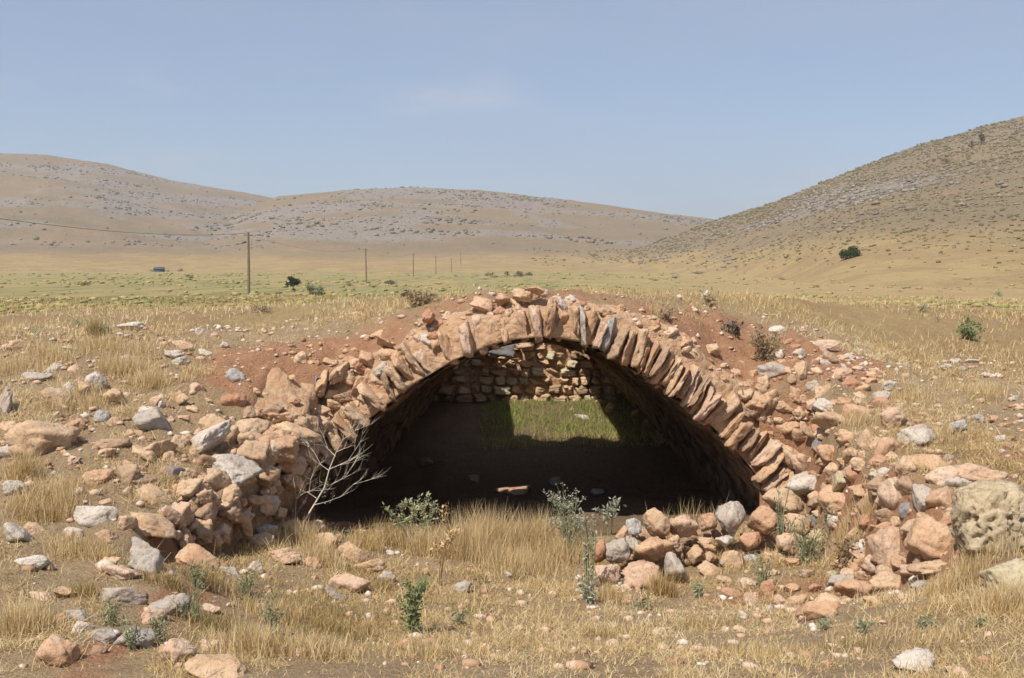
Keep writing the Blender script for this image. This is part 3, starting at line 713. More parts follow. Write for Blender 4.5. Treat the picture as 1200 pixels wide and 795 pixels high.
# ================================================================ rubble walls along the collapsed part
def wall_stones(thing, lst, push=0.03):
    for e in lst:
        px, py, w, h, rot, mat = e[:6]
        p = hit(px, py)
        if len(e) > 6: p = at(px, py, e[6])
        k = p.y / F
        rock('stone', p + Vector((0, push + 0.1 * w * k, 0)), (w * k * 1.2, 0.66 * (w + h) * k, h * k * 1.2), rot, mat, None, thing)

rw = empty('rubble_wall', tuple(at(1010, 640, 8.0)), 'broken rubble wall of orange and tan stones joining the arch to the lichened boulder', 'wall')
wall_stones(rw, [
    (913, 437, 42, 20, -3, 'gry'), (941, 438, 15, 25, 0, 'tan'), (958, 437, 24, 11, -8, 'tan'), (897, 453, 19, 23, -25, 'tan'), (884, 441, 11, 15, 0, 'ora'), (952, 453, 20, 17, 15, 'gry'),
    (928, 462, 22, 21, 0, 'ora'), (983, 441, 28, 14, 10, 'pnk'), (999, 453, 36, 18, 8, 'red'), (966, 461, 22, 15, 0, 'tan'), (970, 478, 28, 17, -12, 'wht'), (1020, 450, 14, 12, 0, 'ora'),
    (940, 486, 18, 17, 0, 'tan'), (1008, 488, 30, 26, 10, 'ora'), (980, 497, 42, 22, -8, 'tan'), (1023, 494, 12, 15, 10, 'gry'), (961, 524, 15, 18, 0, 'sla'), (958, 508, 26, 18, 0, 'brn'),
    (1040, 530, 38, 30, -12, 'ora'), (1018, 522, 18, 30, -15, 'tan'), (930, 540, 24, 40, 38, 'tan'), (942, 548, 20, 40, 48, 'pnk'), (917, 520, 28, 22, 35, 'tan'), (925, 500, 30, 20, 30, 'ora'),
    (952, 567, 54, 29, 16, 'wht'), (991, 567, 27, 23, 0, 'yel'), (1012, 547, 24, 16, -30, 'tan'), (975, 535, 24, 22, 10, 'ora'), (995, 515, 22, 20, 5, 'ora'), (1000, 535, 18, 16, 0, 'tan'),
    (1036, 556, 30, 14, 12, 'wht'), (1034, 572, 32, 24, 0, 'brn'), (1012, 578, 26, 15, 8, 'ora'), (1052, 585, 28, 42, 25, 'pnk'), (1088, 590, 26, 42, 35, 'gry'), (1070, 575, 26, 30, 20, 'brn'), (1086, 548, 52, 38, -12, 'ora'),
    (1064, 552, 22, 30, 10, 'tan'), (1110, 562, 40, 26, 5, 'pnk'), (1125, 570, 26, 17, -5, 'gry'), (1108, 590, 38, 30, 5, 'ora'), (1118, 611, 30, 14, 10, 'red'), (1085, 612, 20, 18, 0, 'tan'), (1055, 615, 16, 14, 0, 'tan'),
    (1160, 563, 74, 26, -6, 'pnk'), (986, 592, 40, 28, -12, 'ora'), (1016, 598, 22, 18, 0, 'brn'), (1103, 637, 60, 48, -4, 'ora'), (1052, 645, 52, 42, 18, 'pnk'), (1042, 620, 26, 12, -6, 'ora'), (1075, 622, 30, 20, 10, 'tan'),
    (1004, 664, 34, 24, 8, 'ora'), (1012, 652, 26, 18, -10, 'tan'), (1030, 664, 32, 24, 5, 'pnk'), (1000, 678, 26, 16, 0, 'tan'), (1020, 676, 28, 16, 6, 'ora'), (1045, 672, 30, 16, 0, 'tan'), (1100, 668, 54, 16, 4, 'tan'), (1072, 672, 34, 14, 0, 'pnk'), (1035, 520, 14, 12, 0, 'pnk'), (905, 470, 22, 16, 30, 'tan'), (945, 470, 16, 12, 0, 'ora'), (990, 473, 16, 12, 0, 'ora'), (960, 590, 20, 14, 0, 'brn'), (1065, 600, 18, 16, 0, 'sla')])
la = empty('rubble_abutment', tuple(at(260, 630, 7.4)), 'broken haunch of the vault, tan stones overhanging the hollow by the bare white shrub', 'wall')
wall_stones(la, [
    (232, 525, 74, 26, 36, 'wht'), (180, 532, 46, 17, 34, 'tan'), (206, 522, 18, 22, 10, 'tan'), (255, 503, 34, 26, -20, 'tan'), (292, 505, 42, 24, 12, 'tan'), (346, 508, 54, 20, -30, 'tan'),
    (268, 552, 60, 28, -14, 'wht'), (288, 534, 44, 30, 8, 'tan'), (325, 527, 44, 36, 12, 'ora'), (225, 576, 28, 28, 12, 'tan'), (252, 566, 28, 28, -20, 'tan'), (181, 586, 44, 24, -32, 'tan'),
    (210, 605, 32, 28, 10, 'pnk'), (266, 580, 26, 18, 0, 'tan'), (176, 621, 52, 28, -30, 'tan'), (342, 545, 30, 20, -20, 'ora'), (372, 500, 30, 26, -20, 'tan'), (200, 560, 26, 24, 15, 'sla'), (240, 545, 30, 22, 20, 'brn'),
    (385, 515, 26, 20, -25, 'ora'), (310, 555, 30, 18, -12, 'tan'), (360, 530, 26, 22, -20, 'tan'), (330, 490, 30, 14, 0, 'ora'), (300, 485, 26, 12, 5, 'ora'), (238, 600, 24, 22, 0, 'brn'), (195, 555, 20, 16, 0, 'brn'), (232, 622, 26, 20, 0, 'brn'),
    (270, 600, 22, 22, 0, 'brn'), (246, 588, 22, 18, 0, 'ora')], push=0.0)

def inside(poly, x, y):
    c = False; n = len(poly)
    for i in range(n):
        (x1, y1), (x2, y2) = poly[i], poly[(i + 1) % n]
        if (y1 > y) != (y2 > y) and x < (x2 - x1) * (y - y1) / (y2 - y1) + x1: c = not c
    return c
def fill(thing, poly, n, lo, hi, mats, seed):
    g = random.Random(seed); xs = [p[0] for p in poly]; ys = [p[1] for p in poly]
    while n:
        px, py = g.uniform(min(xs), max(xs)), g.uniform(min(ys), max(ys))
        if not inside(poly, px, py): continue
        n -= 1; p = hit(px, py); k = p.y / F; w = lo + (hi - lo) * g.random() ** 2; h = w * g.uniform(0.5, 0.95)
        rock('stone', p + Vector((0, 0.02, -0.01)), (w * k, 0.8 * w * k, h * k), g.uniform(-45, 45), g.choice(mats), None, thing)
fill(rw, [(885, 440), (930, 418), (1010, 430), (1045, 455), (1070, 505), (1135, 558), (1132, 660), (1060, 680), (1000, 640), (930, 600), (905, 530)], 190, 10, 30, ['tan', 'ora', 'tan', 'red', 'pnk', 'brn', 'ora'], 3)
fill(la, [(165, 540), (250, 490), (330, 480), (405, 470), (395, 530), (330, 575), (265, 630), (215, 640), (160, 610)], 170, 12, 36, ['tan', 'ora', 'tan', 'pnk', 'brn'], 4)
# ================================================================ loose rocks
CN = dict(tan='tan', ora='orange', red='rusty red', pnk='pinkish', gry='grey', wht='pale', brn='brown', yel='yellowish', sla='dark slate', slb='blue-grey')
used_labels = {}
def loose(lst, where, zone, big=34, small=17):
    for e in lst:
        px, py, w, h, rot, mat = e[:6]; lab = e[6] if len(e) > 6 else None
        c, dims, rot = on_ground(px, py, w, h, rot)
        if lab is None:
            s_ = 'large' if max(w, h) > big else 'small' if max(w, h) < small else 'medium'
            f_ = 'flat' if w > 2.0 * h else 'upright' if h > 1.15 * w else 'blocky' if w < 1.3 * h else 'rounded'
            lab = f'{s_} {CN[mat]} {f_} rock {where}'
        o = rock('rock', c, dims, rot, mat, None, None, lab, 'rock')
        used_labels.setdefault(lab, []).append((o, zone))

LEFT = [(153, 383, 30, 13, 0, 'wht', 'pale mound-shaped rock standing alone in the field behind the stony bank'), (20, 405, 32, 14, -4, 'tan'), (81, 408, 24, 7, -3, 'wht'), (147, 422, 20, 15, 0, 'gry'), (61, 431, 21, 13, 0, 'wht'), (40, 442, 38, 14, 4, 'gry'),
    (86, 432, 18, 12, -20, 'pnk'), (110, 448, 28, 26, -15, 'wht', 'white pitted boulder in dry grass on the stony bank'), (62, 466, 34, 26, -15, 'tan'), (133, 465, 28, 22, 0, 'tan'), (2, 470, 18, 34, -10, 'gry'), (117, 489, 19, 19, -35, 'slb'),
    (176, 494, 44, 30, -4, 'gry', 'big grey limestone boulder with shaded end, above the broken haunch'), (40, 517, 84, 48, 6, 'tan', 'huge tan boulder half sunk in the grassy bank'), (112, 560, 34, 19, -5, 'ora', 'orange block overhanging a dark gap on the bank'), (146, 556, 32, 24, -10, 'brn'), (130, 520, 44, 14, 6, 'brn'),
    (108, 606, 58, 30, -12, 'wht', 'long pale limestone slab streaked grey low on the bank'), (212, 405, 27, 10, -22, 'tan'), (202, 416, 27, 16, -12, 'wht'), (211, 424, 20, 14, -10, 'gry'), (262, 405, 12, 8, 0, 'wht'), (239, 414, 19, 10, -8, 'wht'), (274, 441, 24, 17, -28, 'slb', 'blue-grey rock perched above an orange rock at the edge of the red hollow'),
    (228, 455, 25, 16, -5, 'pnk'), (208, 467, 22, 18, -30, 'tan'), (272, 468, 30, 17, -8, 'red', 'orange-red rock beneath the blue-grey one by the red hollow'), (180, 471, 16, 13, 0, 'pnk'), (18, 626, 38, 30, -8, 'wht'), (79, 629, 21, 17, 0, 'tan'), (165, 655, 54, 34, -32, 'gry', 'tilted grey boulder with a brown end on the lower bank'),
    (231, 655, 54, 30, -4, 'ora', 'square orange block at the foot of the broken haunch'), (138, 674, 58, 18, -10, 'pnk'), (140, 700, 62, 24, -4, 'gry'), (196, 712, 50, 26, -4, 'gry'), (126, 660, 28, 14, 0, 'tan'), (272, 672, 36, 11, -38, 'gry'), (298, 665, 20, 14, 0, 'wht'), (328, 650, 32, 14, 0, 'pnk'),
    (88, 722, 26, 16, 0, 'gry'), (95, 738, 27, 16, -10, 'wht'), (62, 766, 52, 44, -5, 'ora', 'big rust and pink boulder low in the foreground grass'), (118, 747, 34, 18, 0, 'gry'), (155, 750, 50, 28, 0, 'gry'), (206, 766, 40, 36, 10, 'pnk'), (252, 787, 84, 24, 0, 'tan', 'broad flat tan slab sunk in the foreground grass'),
    (246, 714, 26, 12, -5, 'pnk'), (36, 660, 42, 20, -5, 'wht'), (8, 500, 24, 14, 5, 'tan'), (150, 545, 16, 10, 0, 'tan'), (90, 575, 18, 10, 0, 'ora'), (125, 590, 20, 10, 0, 'tan'), (60, 600, 22, 10, 0, 'tan'), (225, 480, 18, 9, 0, 'tan'), (245, 470, 14, 8, 0, 'tan'), (165, 515, 14, 8, 0, 'pnk'),
    (232, 388, 12, 9, 0, 'wht'), (300, 458, 14, 8, 0, 'ora'), (215, 490, 16, 9, 10, 'pnk'), (190, 398, 10, 6, 0, 'tan'), (30, 560, 20, 10, 0, 'tan'), (45, 700, 30, 12, 0, 'pnk')]
loose(LEFT, 'on the stony bank beside the broken haunch', 'bank rocks beside the haunch')
gl = random.Random(44); extra = []; polyL = [(0, 490), (90, 440), (220, 470), (180, 560), (150, 640), (60, 640), (0, 600)]; polyR = [(930, 405), (1010, 420), (1070, 470), (1130, 545), (1090, 520), (1040, 480), (960, 430)]; polyB = [(20, 660), (240, 690), (270, 780), (20, 790)]
for poly, n_ in ((polyL, 34), (polyB, 14)):
    while n_:
        px, py = gl.uniform(0, 300), gl.uniform(430, 795)
        if inside(poly, px, py):
            n_ -= 1; w = 12 + 22 * gl.random() ** 2; extra.append((px, py, w, w * gl.uniform(0.45, 0.85), gl.uniform(-30, 30), gl.choice(['tan', 'ora', 'tan', 'pnk', 'wht', 'brn'])))
loose(extra, 'on the stony bank beside the broken haunch', 'bank rocks beside the haunch')
fill(rw, polyR, 40, 8, 22, ['tan', 'ora', 'pnk', 'red', 'wht'], 8)
MID = [(309, 592, 36, 26, -8, 'gry', 'pale grey domed rock tucked in the hollow beside the bare white shrub'), (326, 602, 22, 18, 10, 'tan'), (286, 611, 18, 34, 10, 'ora'), (312, 623, 30, 18, 0, 'gry'), (300, 633, 42, 15, 0, 'tan'), (340, 616, 26, 13, 0, 'pnk'), (361, 620, 38, 26, -15, 'tan'),
    (378, 635, 36, 26, -25, 'tan'), (412, 650, 42, 28, -20, 'ora'), (433, 665, 42, 20, -8, 'tan'), (408, 686, 52, 24, -4, 'pnk'), (452, 677, 22, 16, 0, 'wht', 'white stone beside the green leafy plant'), (335, 656, 36, 16, 0, 'pnk'), (396, 702, 44, 8, -35, 'gry', 'thin grey splinter of stone lying aslant in the grass'), (366, 660, 26, 14, 0, 'ora')]
loose(MID, 'in the row of rocks below the bare white shrub', 'rocks below the white shrub')
FORE = [(541, 690, 24, 15, 5, 'gry', 'grey and white stone alone in the golden grass before the arch'), (597, 674, 14, 11, 0, 'gry'), (1076, 779, 58, 24, -2, 'wht', 'broad pale limestone slab in the near grass'), (1124, 789, 30, 14, 0, 'pnk'), (1187, 677, 56, 36, 6, 'yel', 'rounded tan-yellow boulder in the grass below the lichened boulder'), (355, 765, 30, 14, 0, 'pnk'),
    (655, 690, 12, 7, 0, 'tan'), (1160, 745, 14, 8, 0, 'tan'), (770, 742, 16, 9, 0, 'pnk'), (880, 760, 12, 7, 0, 'tan'), (1035, 730, 12, 6, 0, 'pnk')]
loose(FORE, 'in the near dry grass', 'rocks in the near grass')
DEBR = [(858, 696, 28, 14, 0, 'red'), (878, 685, 22, 14, 0, 'pnk'), (900, 690, 20, 20, 0, 'red'), (880, 703, 18, 18, 0, 'pnk'), (902, 714, 10, 11, 0, 'wht'), (872, 722, 11, 12, 0, 'wht'), (916, 705, 17, 14, 0, 'pnk'), (936, 706, 32, 20, 0, 'tan'), (962, 717, 52, 24, 4, 'ora'),
    (942, 725, 11, 14, 10, 'pnk'), (978, 706, 42, 14, 0, 'tan'), (930, 690, 22, 12, 0, 'ora'), (990, 682, 42, 15, 4, 'gry'), (976, 674, 17, 10, 0, 'yel'), (1006, 692, 52, 24, 6, 'ora'), (1011, 642, 17, 19, 20, 'wht', 'small pale stone wedged at the foot of the rubble wall'), (986, 660, 24, 10, 0, 'ora'),
    (1050, 682, 50, 22, -3, 'tan'), (1082, 688, 30, 14, 0, 'gry'), (1026, 705, 24, 12, 0, 'tan'), (1060, 700, 18, 10, 0, 'pnk'), (870, 738, 20, 6, 0, 'pnk'), (836, 725, 12, 8, 0, 'wht'), (850, 680, 22, 10, 0, 'tan'), (905, 672, 18, 10, 0, 'tan'), (930, 660, 20, 12, 0, 'ora'), (955, 690, 18, 12, 0, 'red'), (948, 672, 22, 12, 0, 'brn'), (890, 722, 14, 8, 0, 'tan')]
loose(DEBR, 'among the scattered rubble between pile and wall', 'scattered rubble by the wall', big=30, small=16)
RB = [(912, 387, 25, 12, 0, 'wht'), (942, 388, 10, 13, 0, 'pnk'), (914, 416, 17, 16, 0, 'wht'), (938, 414, 19, 13, 0, 'wht'), (966, 406, 40, 15, 6, 'pnk'), (975, 419, 20, 17, 0, 'brn'), (1045, 452, 24, 15, 15, 'wht'), (1037, 467, 25, 20, 0, 'gry', 'smooth grey boulder resting behind the orange cube-shaped block'),
    (1048, 489, 36, 30, -3, 'pnk', 'pinkish cube-shaped block on top of the rubble wall'), (1078, 513, 46, 31, 6, 'gry', 'big rounded grey-pink boulder on top of the rubble wall'), (1123, 500, 19, 22, -15, 'slb', 'upright pointed blue-grey stone on the dry bank'), (1146, 491, 17, 14, 0, 'gry'), (1166, 491, 15, 10, 0, 'ora'), (1174, 514, 20, 8, 0, 'wht'), (1175, 521, 12, 5, 0, 'wht'), (1176, 529, 9, 6, 0, 'wht'),
    (1180, 498, 18, 8, 15, 'ora'), (1112, 536, 14, 8, 0, 'gry'), (1108, 430, 16, 8, 0, 'wht'), (1120, 423, 15, 6, 0, 'wht'), (1141, 424, 20, 6, 0, 'wht'), (1128, 432, 14, 6, 0, 'gry'), (1160, 440, 18, 6, -5, 'wht'), (1190, 467, 10, 8, 0, 'wht'), (1195, 478, 12, 6, 0, 'ora'), (1076, 424, 14, 5, 0, 'tan'), (1082, 487, 12, 10, 0, 'ora'),
    (1075, 462, 12, 8, 0, 'ora'), (1062, 440, 12, 6, 0, 'tan'), (990, 420, 18, 9, 0, 'tan'), (1005, 432, 16, 8, 0, 'pnk'), (1022, 440, 14, 9, 0, 'ora'), (925, 400, 12, 7, 0, 'ora'), (955, 425, 12, 9, 0, 'red'), (1100, 476, 10, 6, 0, 'tan'), (1140, 520, 10, 6, 0, 'tan'), (1150, 470, 12, 6, 0, 'ora'), (995, 400, 10, 6, 0, 'tan')]
loose(RB, 'on the red earth bank above the rubble wall', 'rocks above the rubble wall')
TOP = [(828, 345, 13, 10, 0, 'wht', 'small white stone on the skyline of the mound beside a dry twig'), (508, 377, 17, 12, 0, 'red'), (445, 392, 28, 8, 0, 'tan'), (470, 372, 8, 4, 0, 'wht'), (448, 378, 9, 4, 0, 'wht'), (415, 410, 12, 6, 0, 'ora'), (365, 425, 10, 5, 0, 'tan'), (430, 398, 9, 5, 0, 'red'), (484, 392, 12, 6, 0, 'ora'),
    (400, 372, 8, 4, 0, 'pnk'), (340, 442, 12, 6, 0, 'ora'), (345, 470, 16, 8, 0, 'red'), (330, 480, 14, 8, 0, 'ora'), (812, 398, 9, 6, 0, 'ora'), (856, 396, 9, 5, 0, 'red'), (790, 373, 10, 5, 0, 'ora'), (870, 425, 9, 5, 0, 'ora')]
loose(TOP, 'on the bare red earth over the vault', 'stones on the mound')

# loose pile at the arch mouth: bottom row first, each row a little farther back and resting on the one below
PILE = [(712, 672, 32, 24, -10, 'pnk', 8.15), (751, 674, 46, 27, 6, 'pnk', 8.1, 'long pinkish block in the bottom row of the loose pile'), (794, 666, 34, 39, -8, 'wht', 8.15, 'whitish lichen-speckled boulder at the foot of the loose pile'), (830, 668, 26, 18, 0, 'tan', 8.3), (857, 657, 30, 28, 0, 'tan', 8.4),
    (703, 646, 20, 29, -8, 'red', 8.35, 'rusty red upright stone at the end of the loose pile'), (723, 647, 31, 31, 10, 'gry', 8.3, 'grey wedge-shaped rock beside the rusty stone of the pile'), (766, 643, 50, 29, 2, 'ora', 8.35, 'wide orange block in the middle of the loose pile'), (742, 641, 18, 24, 0, 'gry', 8.4), (793, 637, 22, 18, -25, 'pnk', 8.45), (815, 650, 24, 20, 0, 'tan', 8.5), (833, 653, 13, 13, 0, 'tan', 8.4), (831, 642, 17, 11, 0, 'ora', 8.45), (826, 634, 18, 11, 10, 'ora', 8.5), (851, 635, 25, 13, 0, 'wht', 8.45),
    (730, 626, 20, 14, 20, 'ora', 8.5), (742, 617, 20, 19, 0, 'slb', 8.55, 'small round blue-grey stone on top of the loose pile'), (768, 613, 36, 33, -28, 'tan', 8.55, 'triangular tan and grey rock on top of the loose pile'), (801, 617, 37, 29, -12, 'pnk', 8.6, 'pinkish rounded rock on top of the loose pile'), (829, 613, 22, 24, 0, 'ora', 8.65), (858, 609, 35, 42, 12, 'gry', 8.65, 'tall grey and tan boulder crowning the loose pile'), (881, 634, 29, 23, 5, 'red', 8.6, 'dark rusty rock under the orange boulder of the pile'),
    (896, 611, 36, 36, 0, 'ora', 8.6, 'bright orange rounded boulder crowning the loose pile'), (918, 588, 48, 32, -22, 'tan', 8.9, 'tan rock with a rusty end, topmost against the dark arch'), (932, 616, 36, 30, -25, 'tan', 8.7), (926, 637, 40, 26, -10, 'pnk', 8.5), (902, 640, 24, 20, 0, 'brn', 8.7), (992, 612, 44, 28, 12, 'wht', 8.3), (958, 610, 26, 20, 0, 'sla', 8.8), (962, 632, 34, 24, 0, 'tan', 8.5), (978, 640, 30, 22, 0, 'ora', 8.3), (880, 655, 26, 16, 0, 'slb', 8.5), (905, 655, 30, 18, 0, 'tan', 8.4),
    (790, 652, 30, 24, 0, 'brn', 8.75), (760, 628, 40, 22, 0, 'brn', 8.8), (815, 630, 34, 24, 0, 'brn', 8.85), (735, 655, 36, 24, 0, 'brn', 8.6), (870, 645, 30, 30, 0, 'brn', 8.8), (845, 625, 28, 24, 0, 'brn', 8.85), (900, 625, 34, 30, 0, 'brn', 9.0), (940, 600, 34, 30, 0, 'brn', 9.2), (775, 668, 40, 24, 0, 'brn', 8.5), (845, 668, 40, 20, 0, 'brn', 8.7)]
for e in PILE:
    px, py, w, h, rot, mat, d = e[:7]; lab = e[7] if len(e) > 7 else None
    k = d / F
    if lab is None:
        s_ = 'large' if max(w, h) > 33 else 'small' if max(w, h) < 21 else 'medium'
        lab = f'{s_} {CN[mat]} rock packed into the loose pile at the arch mouth'
    o = rock('rock', at(px, py, d), (w * k * 1.04, 0.5 * (w + h) * k, h * k * 1.05), rot, mat, None, None, lab, 'rock')
    used_labels.setdefault(lab, []).append((o, 'rocks packed in the loose pile'))
# rocks inside the vault
c = Vector((CHINK.x, CHINK.y, CHINK.z + EYE - 0.02)); o = rock('rock', c, (0.46, 0.26, 0.09), 6, 'ora', 'slab', None, 'flat orange slab lit by a sunbeam on the dark vault floor', 'rock', tumble=False)
for (px, py, w, h, mat, d, lab) in [(715, 484, 14, 14, 'ora', 16.3, 'upright orange stone at the edge of the sunlit patch inside the vault'), (682, 487, 18, 6, 'wht', 16.0, 'flat pale stone in the sunlit grass inside the vault'), (668, 479, 8, 4, 'wht', 16.5, 'tiny white stone in the sunlit grass inside the vault'), (704, 470, 16, 6, 'tan', 16.9, 'flat tan stone at the foot of the end wall'),
        (770, 470, 22, 12, 'brn', 16.2, None), (748, 480, 20, 12, 'brn', 15.8, None), (760, 495, 24, 14, 'brn', 15.2, None), (785, 490, 26, 14, 'brn', 15.2, None), (800, 510, 26, 14, 'brn', 14.6, None), (775, 515, 22, 12, 'brn', 14.5, None), (650, 560, 16, 10, 'gry', 12.6, None), (555, 555, 14, 8, 'gry', 12.8, None), (500, 530, 18, 10, 'brn', 13.6, None), (700, 575, 16, 8, 'gry', 12.1, None)]:
    p = at(px, py, d); k = d / F; p.z = floor_z(p.x, p.y) + EYE + 0.3 * h * k
    lab = lab or 'dim rubble stone lying on the dark vault floor'
    o = rock('rock', p, (w * k, 0.5 * (w + h) * k, h * k * 1.2), 0, mat, None, None, lab, 'rock')
    used_labels.setdefault(lab, []).append((o, 'rubble on the vault floor'))
import re
marks = []
for lab, lst in used_labels.items():
    m_ = re.match(r'^(.*?\b(?:boulder|rock|slab|block|stone))\b', lab)
    if len(lst) == 1 and m_ and not re.match(r'^(small|medium|large|dim|tiny) ', lab): marks.append((lst[0][0], m_.group(1)))
final = {}
for lab, lst in used_labels.items():
    for o, z_ in lst:
        if len(lst) > 1 and not lab.startswith('dim'):
            head = re.match(r'^(.*? rock)\b', lab).group(1); zone_ = lab[len(head) + 1:]
            near_m = min(marks, key=lambda q: (q[0].location - o.location).length)[1]
            tail = {'on the stony bank beside the broken haunch': 'on the stony bank', 'in the row of rocks below the bare white shrub': 'below the bare shrub', 'in the near dry grass': 'in the near grass',
                    'among the scattered rubble between pile and wall': 'in the scattered rubble', 'on the red earth bank above the rubble wall': 'above the rubble wall', 'on the bare red earth over the vault': 'on the mound'}.get(zone_, 'in the loose pile')
            o['label'] = ' '.join(f'{head} {tail} nearest the {near_m}'.split()[:16])
        final.setdefault(o['label'], []).append((o, z_))
for lab, lst in final.items():
    if len(lst) > 1:
        for o, z_ in lst: o['group'] = z_

# pitted lichen boulder at the corner of the rubble wall
g_ = np.random.default_rng(77); V0, T0 = ICO[5]
N = np.array([(1, 0, 0), (-1, 0, .1), (0, 1, 0), (0, -1, .15), (0, 0, 1), (0, 0, -1), (-.6, -.6, .3), (.5, -.4, .7), (-.3, .2, .9)]); N = N / np.linalg.norm(N, axis=1, keepdims=True)
H_ = np.array([1, .95, 1, .95, .95, 1, 1.12, 1.1, 1.0]); c_ = np.clip(V0 @ N.T, 0, None) / H_
P = V0 * (1 / np.sum(c_ ** 10, axis=1) ** .1)[:, None]
pit = fbm(P * np.array([6.5, 6.5, 4.0]) + 3, 301, 3); P = P * (1 + 0.22 * fbm(P * 1.1, 302, 3) - 0.24 * sstep(0.10, 0.36, pit) * sstep(-0.3, 0.2, fbm(P * 1.7, 305, 2)) - 0.08 * sstep(0.0, 0.3, fbm(P * 9, 303, 2)) + 0.03 * fbm(P * 16, 304, 2))[:, None]
P = P - (P.max(0) + P.min(0)) / 2; P = P / (P.max(0) - P.min(0))
p = at(1170, 607, 6.0); k = p.y / F
o = link('boulder', mesh_np('boulder', P * np.array([84 * k, 80 * k, 80 * k]), None, T0), M['lic'], None, 'big pitted boulder crusted with yellow-green lichen at the corner of the rubble wall', 'boulder', loc=p + Vector((0, 0.1, -0.02)))

# pebbles and chips of stone, beyond counting
def red_at(x, y):
    return (np.exp(-(((x + 2.3) / 0.85) ** 2 + ((y - 9.9) / 0.7) ** 2)) * 1.3 + np.exp(-(((x - 2.7) / 0.7) ** 2 + ((y - 10.9) / 0.8) ** 2)) * 1.3
            + np.exp(-(((x - 3.2) / 0.8) ** 2 + ((y - 10.3) / 0.7) ** 2)) * 0.9 + np.exp(-(((x + 0.2) / 1.9) ** 2 + ((y - 10.0) / 0.5) ** 2)) * 0.8 + np.exp(-(((x - 1.4) / 1.3) ** 2 + ((y - 10.0) / 0.5) ** 2)) * 0.8)
g_ = np.random.default_rng(90); n = 22000
py_ = g_.uniform(4.2, 12.5, n); px_ = g_.uniform(-1, 1, n) * (0.53 * py_ + 0.8)
dens = 0.25 + 0.75 * sstep(-0.1, 0.35, fbm2(px_, py_, 0.9, 91, 3)); kk = g_.random(n) < dens * (0.25 + 0.5 * sstep(5.5, 7.0, py_) + 0.7 * np.clip(red_at(px_, py_), 0, 1))
kk &= ~((py_ > YF - 0.1) & (py_ < YF + 0.15) & (np.abs(px_ - 0.3) < 2.4))
px_, py_ = px_[kk], py_[kk]; s_ = 0.005 + 0.034 * g_.random(len(px_)) ** 5
V, T = blobs(px_, py_, zat(px_, py_), s_, 0.7, 92, 0.3)
t = NT('pebble_stone'); v = t.voro(9, None, 'F1', 'Color')
sep = t.n.new('ShaderNodeSeparateColor'); t.lk(v, sep.inputs[0])
M['pebble'] = t.col(t.ramp(sep.outputs[0], [(0, (0.30, 0.17, 0.10)), (0.35, (0.46, 0.30, 0.19)), (0.7, (0.52, 0.40, 0.29)), (1, (0.58, 0.54, 0.48))]))
link('pebbles', mesh_np('pebbles', V, None, T, False), M['pebble'], kind='stuff', label='pebbles and stone chips strewn over the bare earth', cat='pebbles')

# ================================================================ grass
def blades(P, L, W, lean, ang, seed):
    """P base points, L length, W width, lean 0 upright .. 1 flat, ang direction of lean"""
    g_ = np.random.default_rng(seed); n = len(P)
    d = np.stack([np.cos(ang), np.sin(ang), np.zeros(n)], -1)
    tw = g_.uniform(0, 2 * np.pi, n); side = np.stack([np.cos(tw), np.sin(tw), np.zeros(n)], -1) * (W * 0.5)[:, None]
    a1 = lean * 0.75; a2 = np.clip(lean * 1.45, 0, 1.62)
    up = np.array([0, 0, 1.0])
    m = P + (up * np.cos(a1 * 1.3)[:, None] + d * np.sin(a1 * 1.3)[:, None]) * (L * 0.55)[:, None]
    tip = m + (up * np.cos(a2 * 1.2)[:, None] + d * np.sin(a2 * 1.2)[:, None]) * (L * 0.45)[:, None]
    V = np.stack([P - side, P + side, m + side * 0.75, m - side * 0.75, tip], 1).reshape(-1, 3)
    b = (np.arange(n) * 5)[:, None]
    return V, b + np.array([[0, 1, 2, 3]]), b + np.array([[3, 2, 4]])
def grass_mat(name, stops, rough=0.7):
    t = NT(name); t.b.inputs['Roughness'].default_value = rough
    c = t.ramp(t.attr('tint'), stops)
    # thin blades let some light through
    tr = t.n.new('ShaderNodeBsdfTranslucent'); mx = t.n.new('ShaderNodeMixShader'); mx.inputs[0].default_value = 0.3
    t.lk(c, tr.inputs['Color']); t.lk(t.b.outputs[0], mx.inputs[1]); t.lk(tr.outputs[0], mx.inputs[2])
    t.lk(mx.outputs[0], t.n['Material Output'].inputs['Surface'])
    return t.col(c)
STRAW = [(0.0, (0.22, 0.20, 0.085)), (0.14, (0.40, 0.28, 0.12)), (0.4, (0.56, 0.40, 0.185)), (0.7, (0.66, 0.51, 0.275)), (1.0, (0.72, 0.61, 0.40))]
M['straw'] = grass_mat('dry_grass', STRAW)
M['greengrass'] = grass_mat('green_grass', [(0.0, (0.18, 0.23, 0.06)), (0.5, (0.30, 0.33, 0.10)), (1.0, (0.52, 0.46, 0.20))])
g_ = np.random.default_rng(200); n = 520000
gy = 3.3 + (12.5 - 3.3) * g_.random(n) ** 1.25; gx = g_.uniform(-1, 1, n) * (0.53 * gy + 0.9)
clump = fbm2(gx, gy, 1.1, 201, 4); fine = fbm2(gx, gy, 5.5, 202, 3)
dens = np.clip(0.36 + 1.2 * clump + 1.2 * fine, 0.04, 1) * (1 - np.clip(red_at(gx, gy) * 1.2, 0, 0.97))
fore = mask(gx, gy) > 0.5
dens = np.where(fore, np.clip(dens + 0.05, 0.02, 1), dens * 0.85)
dens *= np.where(fore & (gy < 7.6), 0.72, 1.0)
dens *= 1 - 0.85 * np.exp(-(((gx - 2.1) / 0.7) ** 2 + ((gy - 7.6) / 0.6) ** 2))
dens *= (1 - np.clip(4 * mask(gx, gy) * (1 - mask(gx, gy)), 0, 0.9))
kk = (g_.random(n) < dens) & ~((gy > YF - 0.05) & (gy < YF + 0.3) & (np.abs(gx - 0.3) < 2.5))
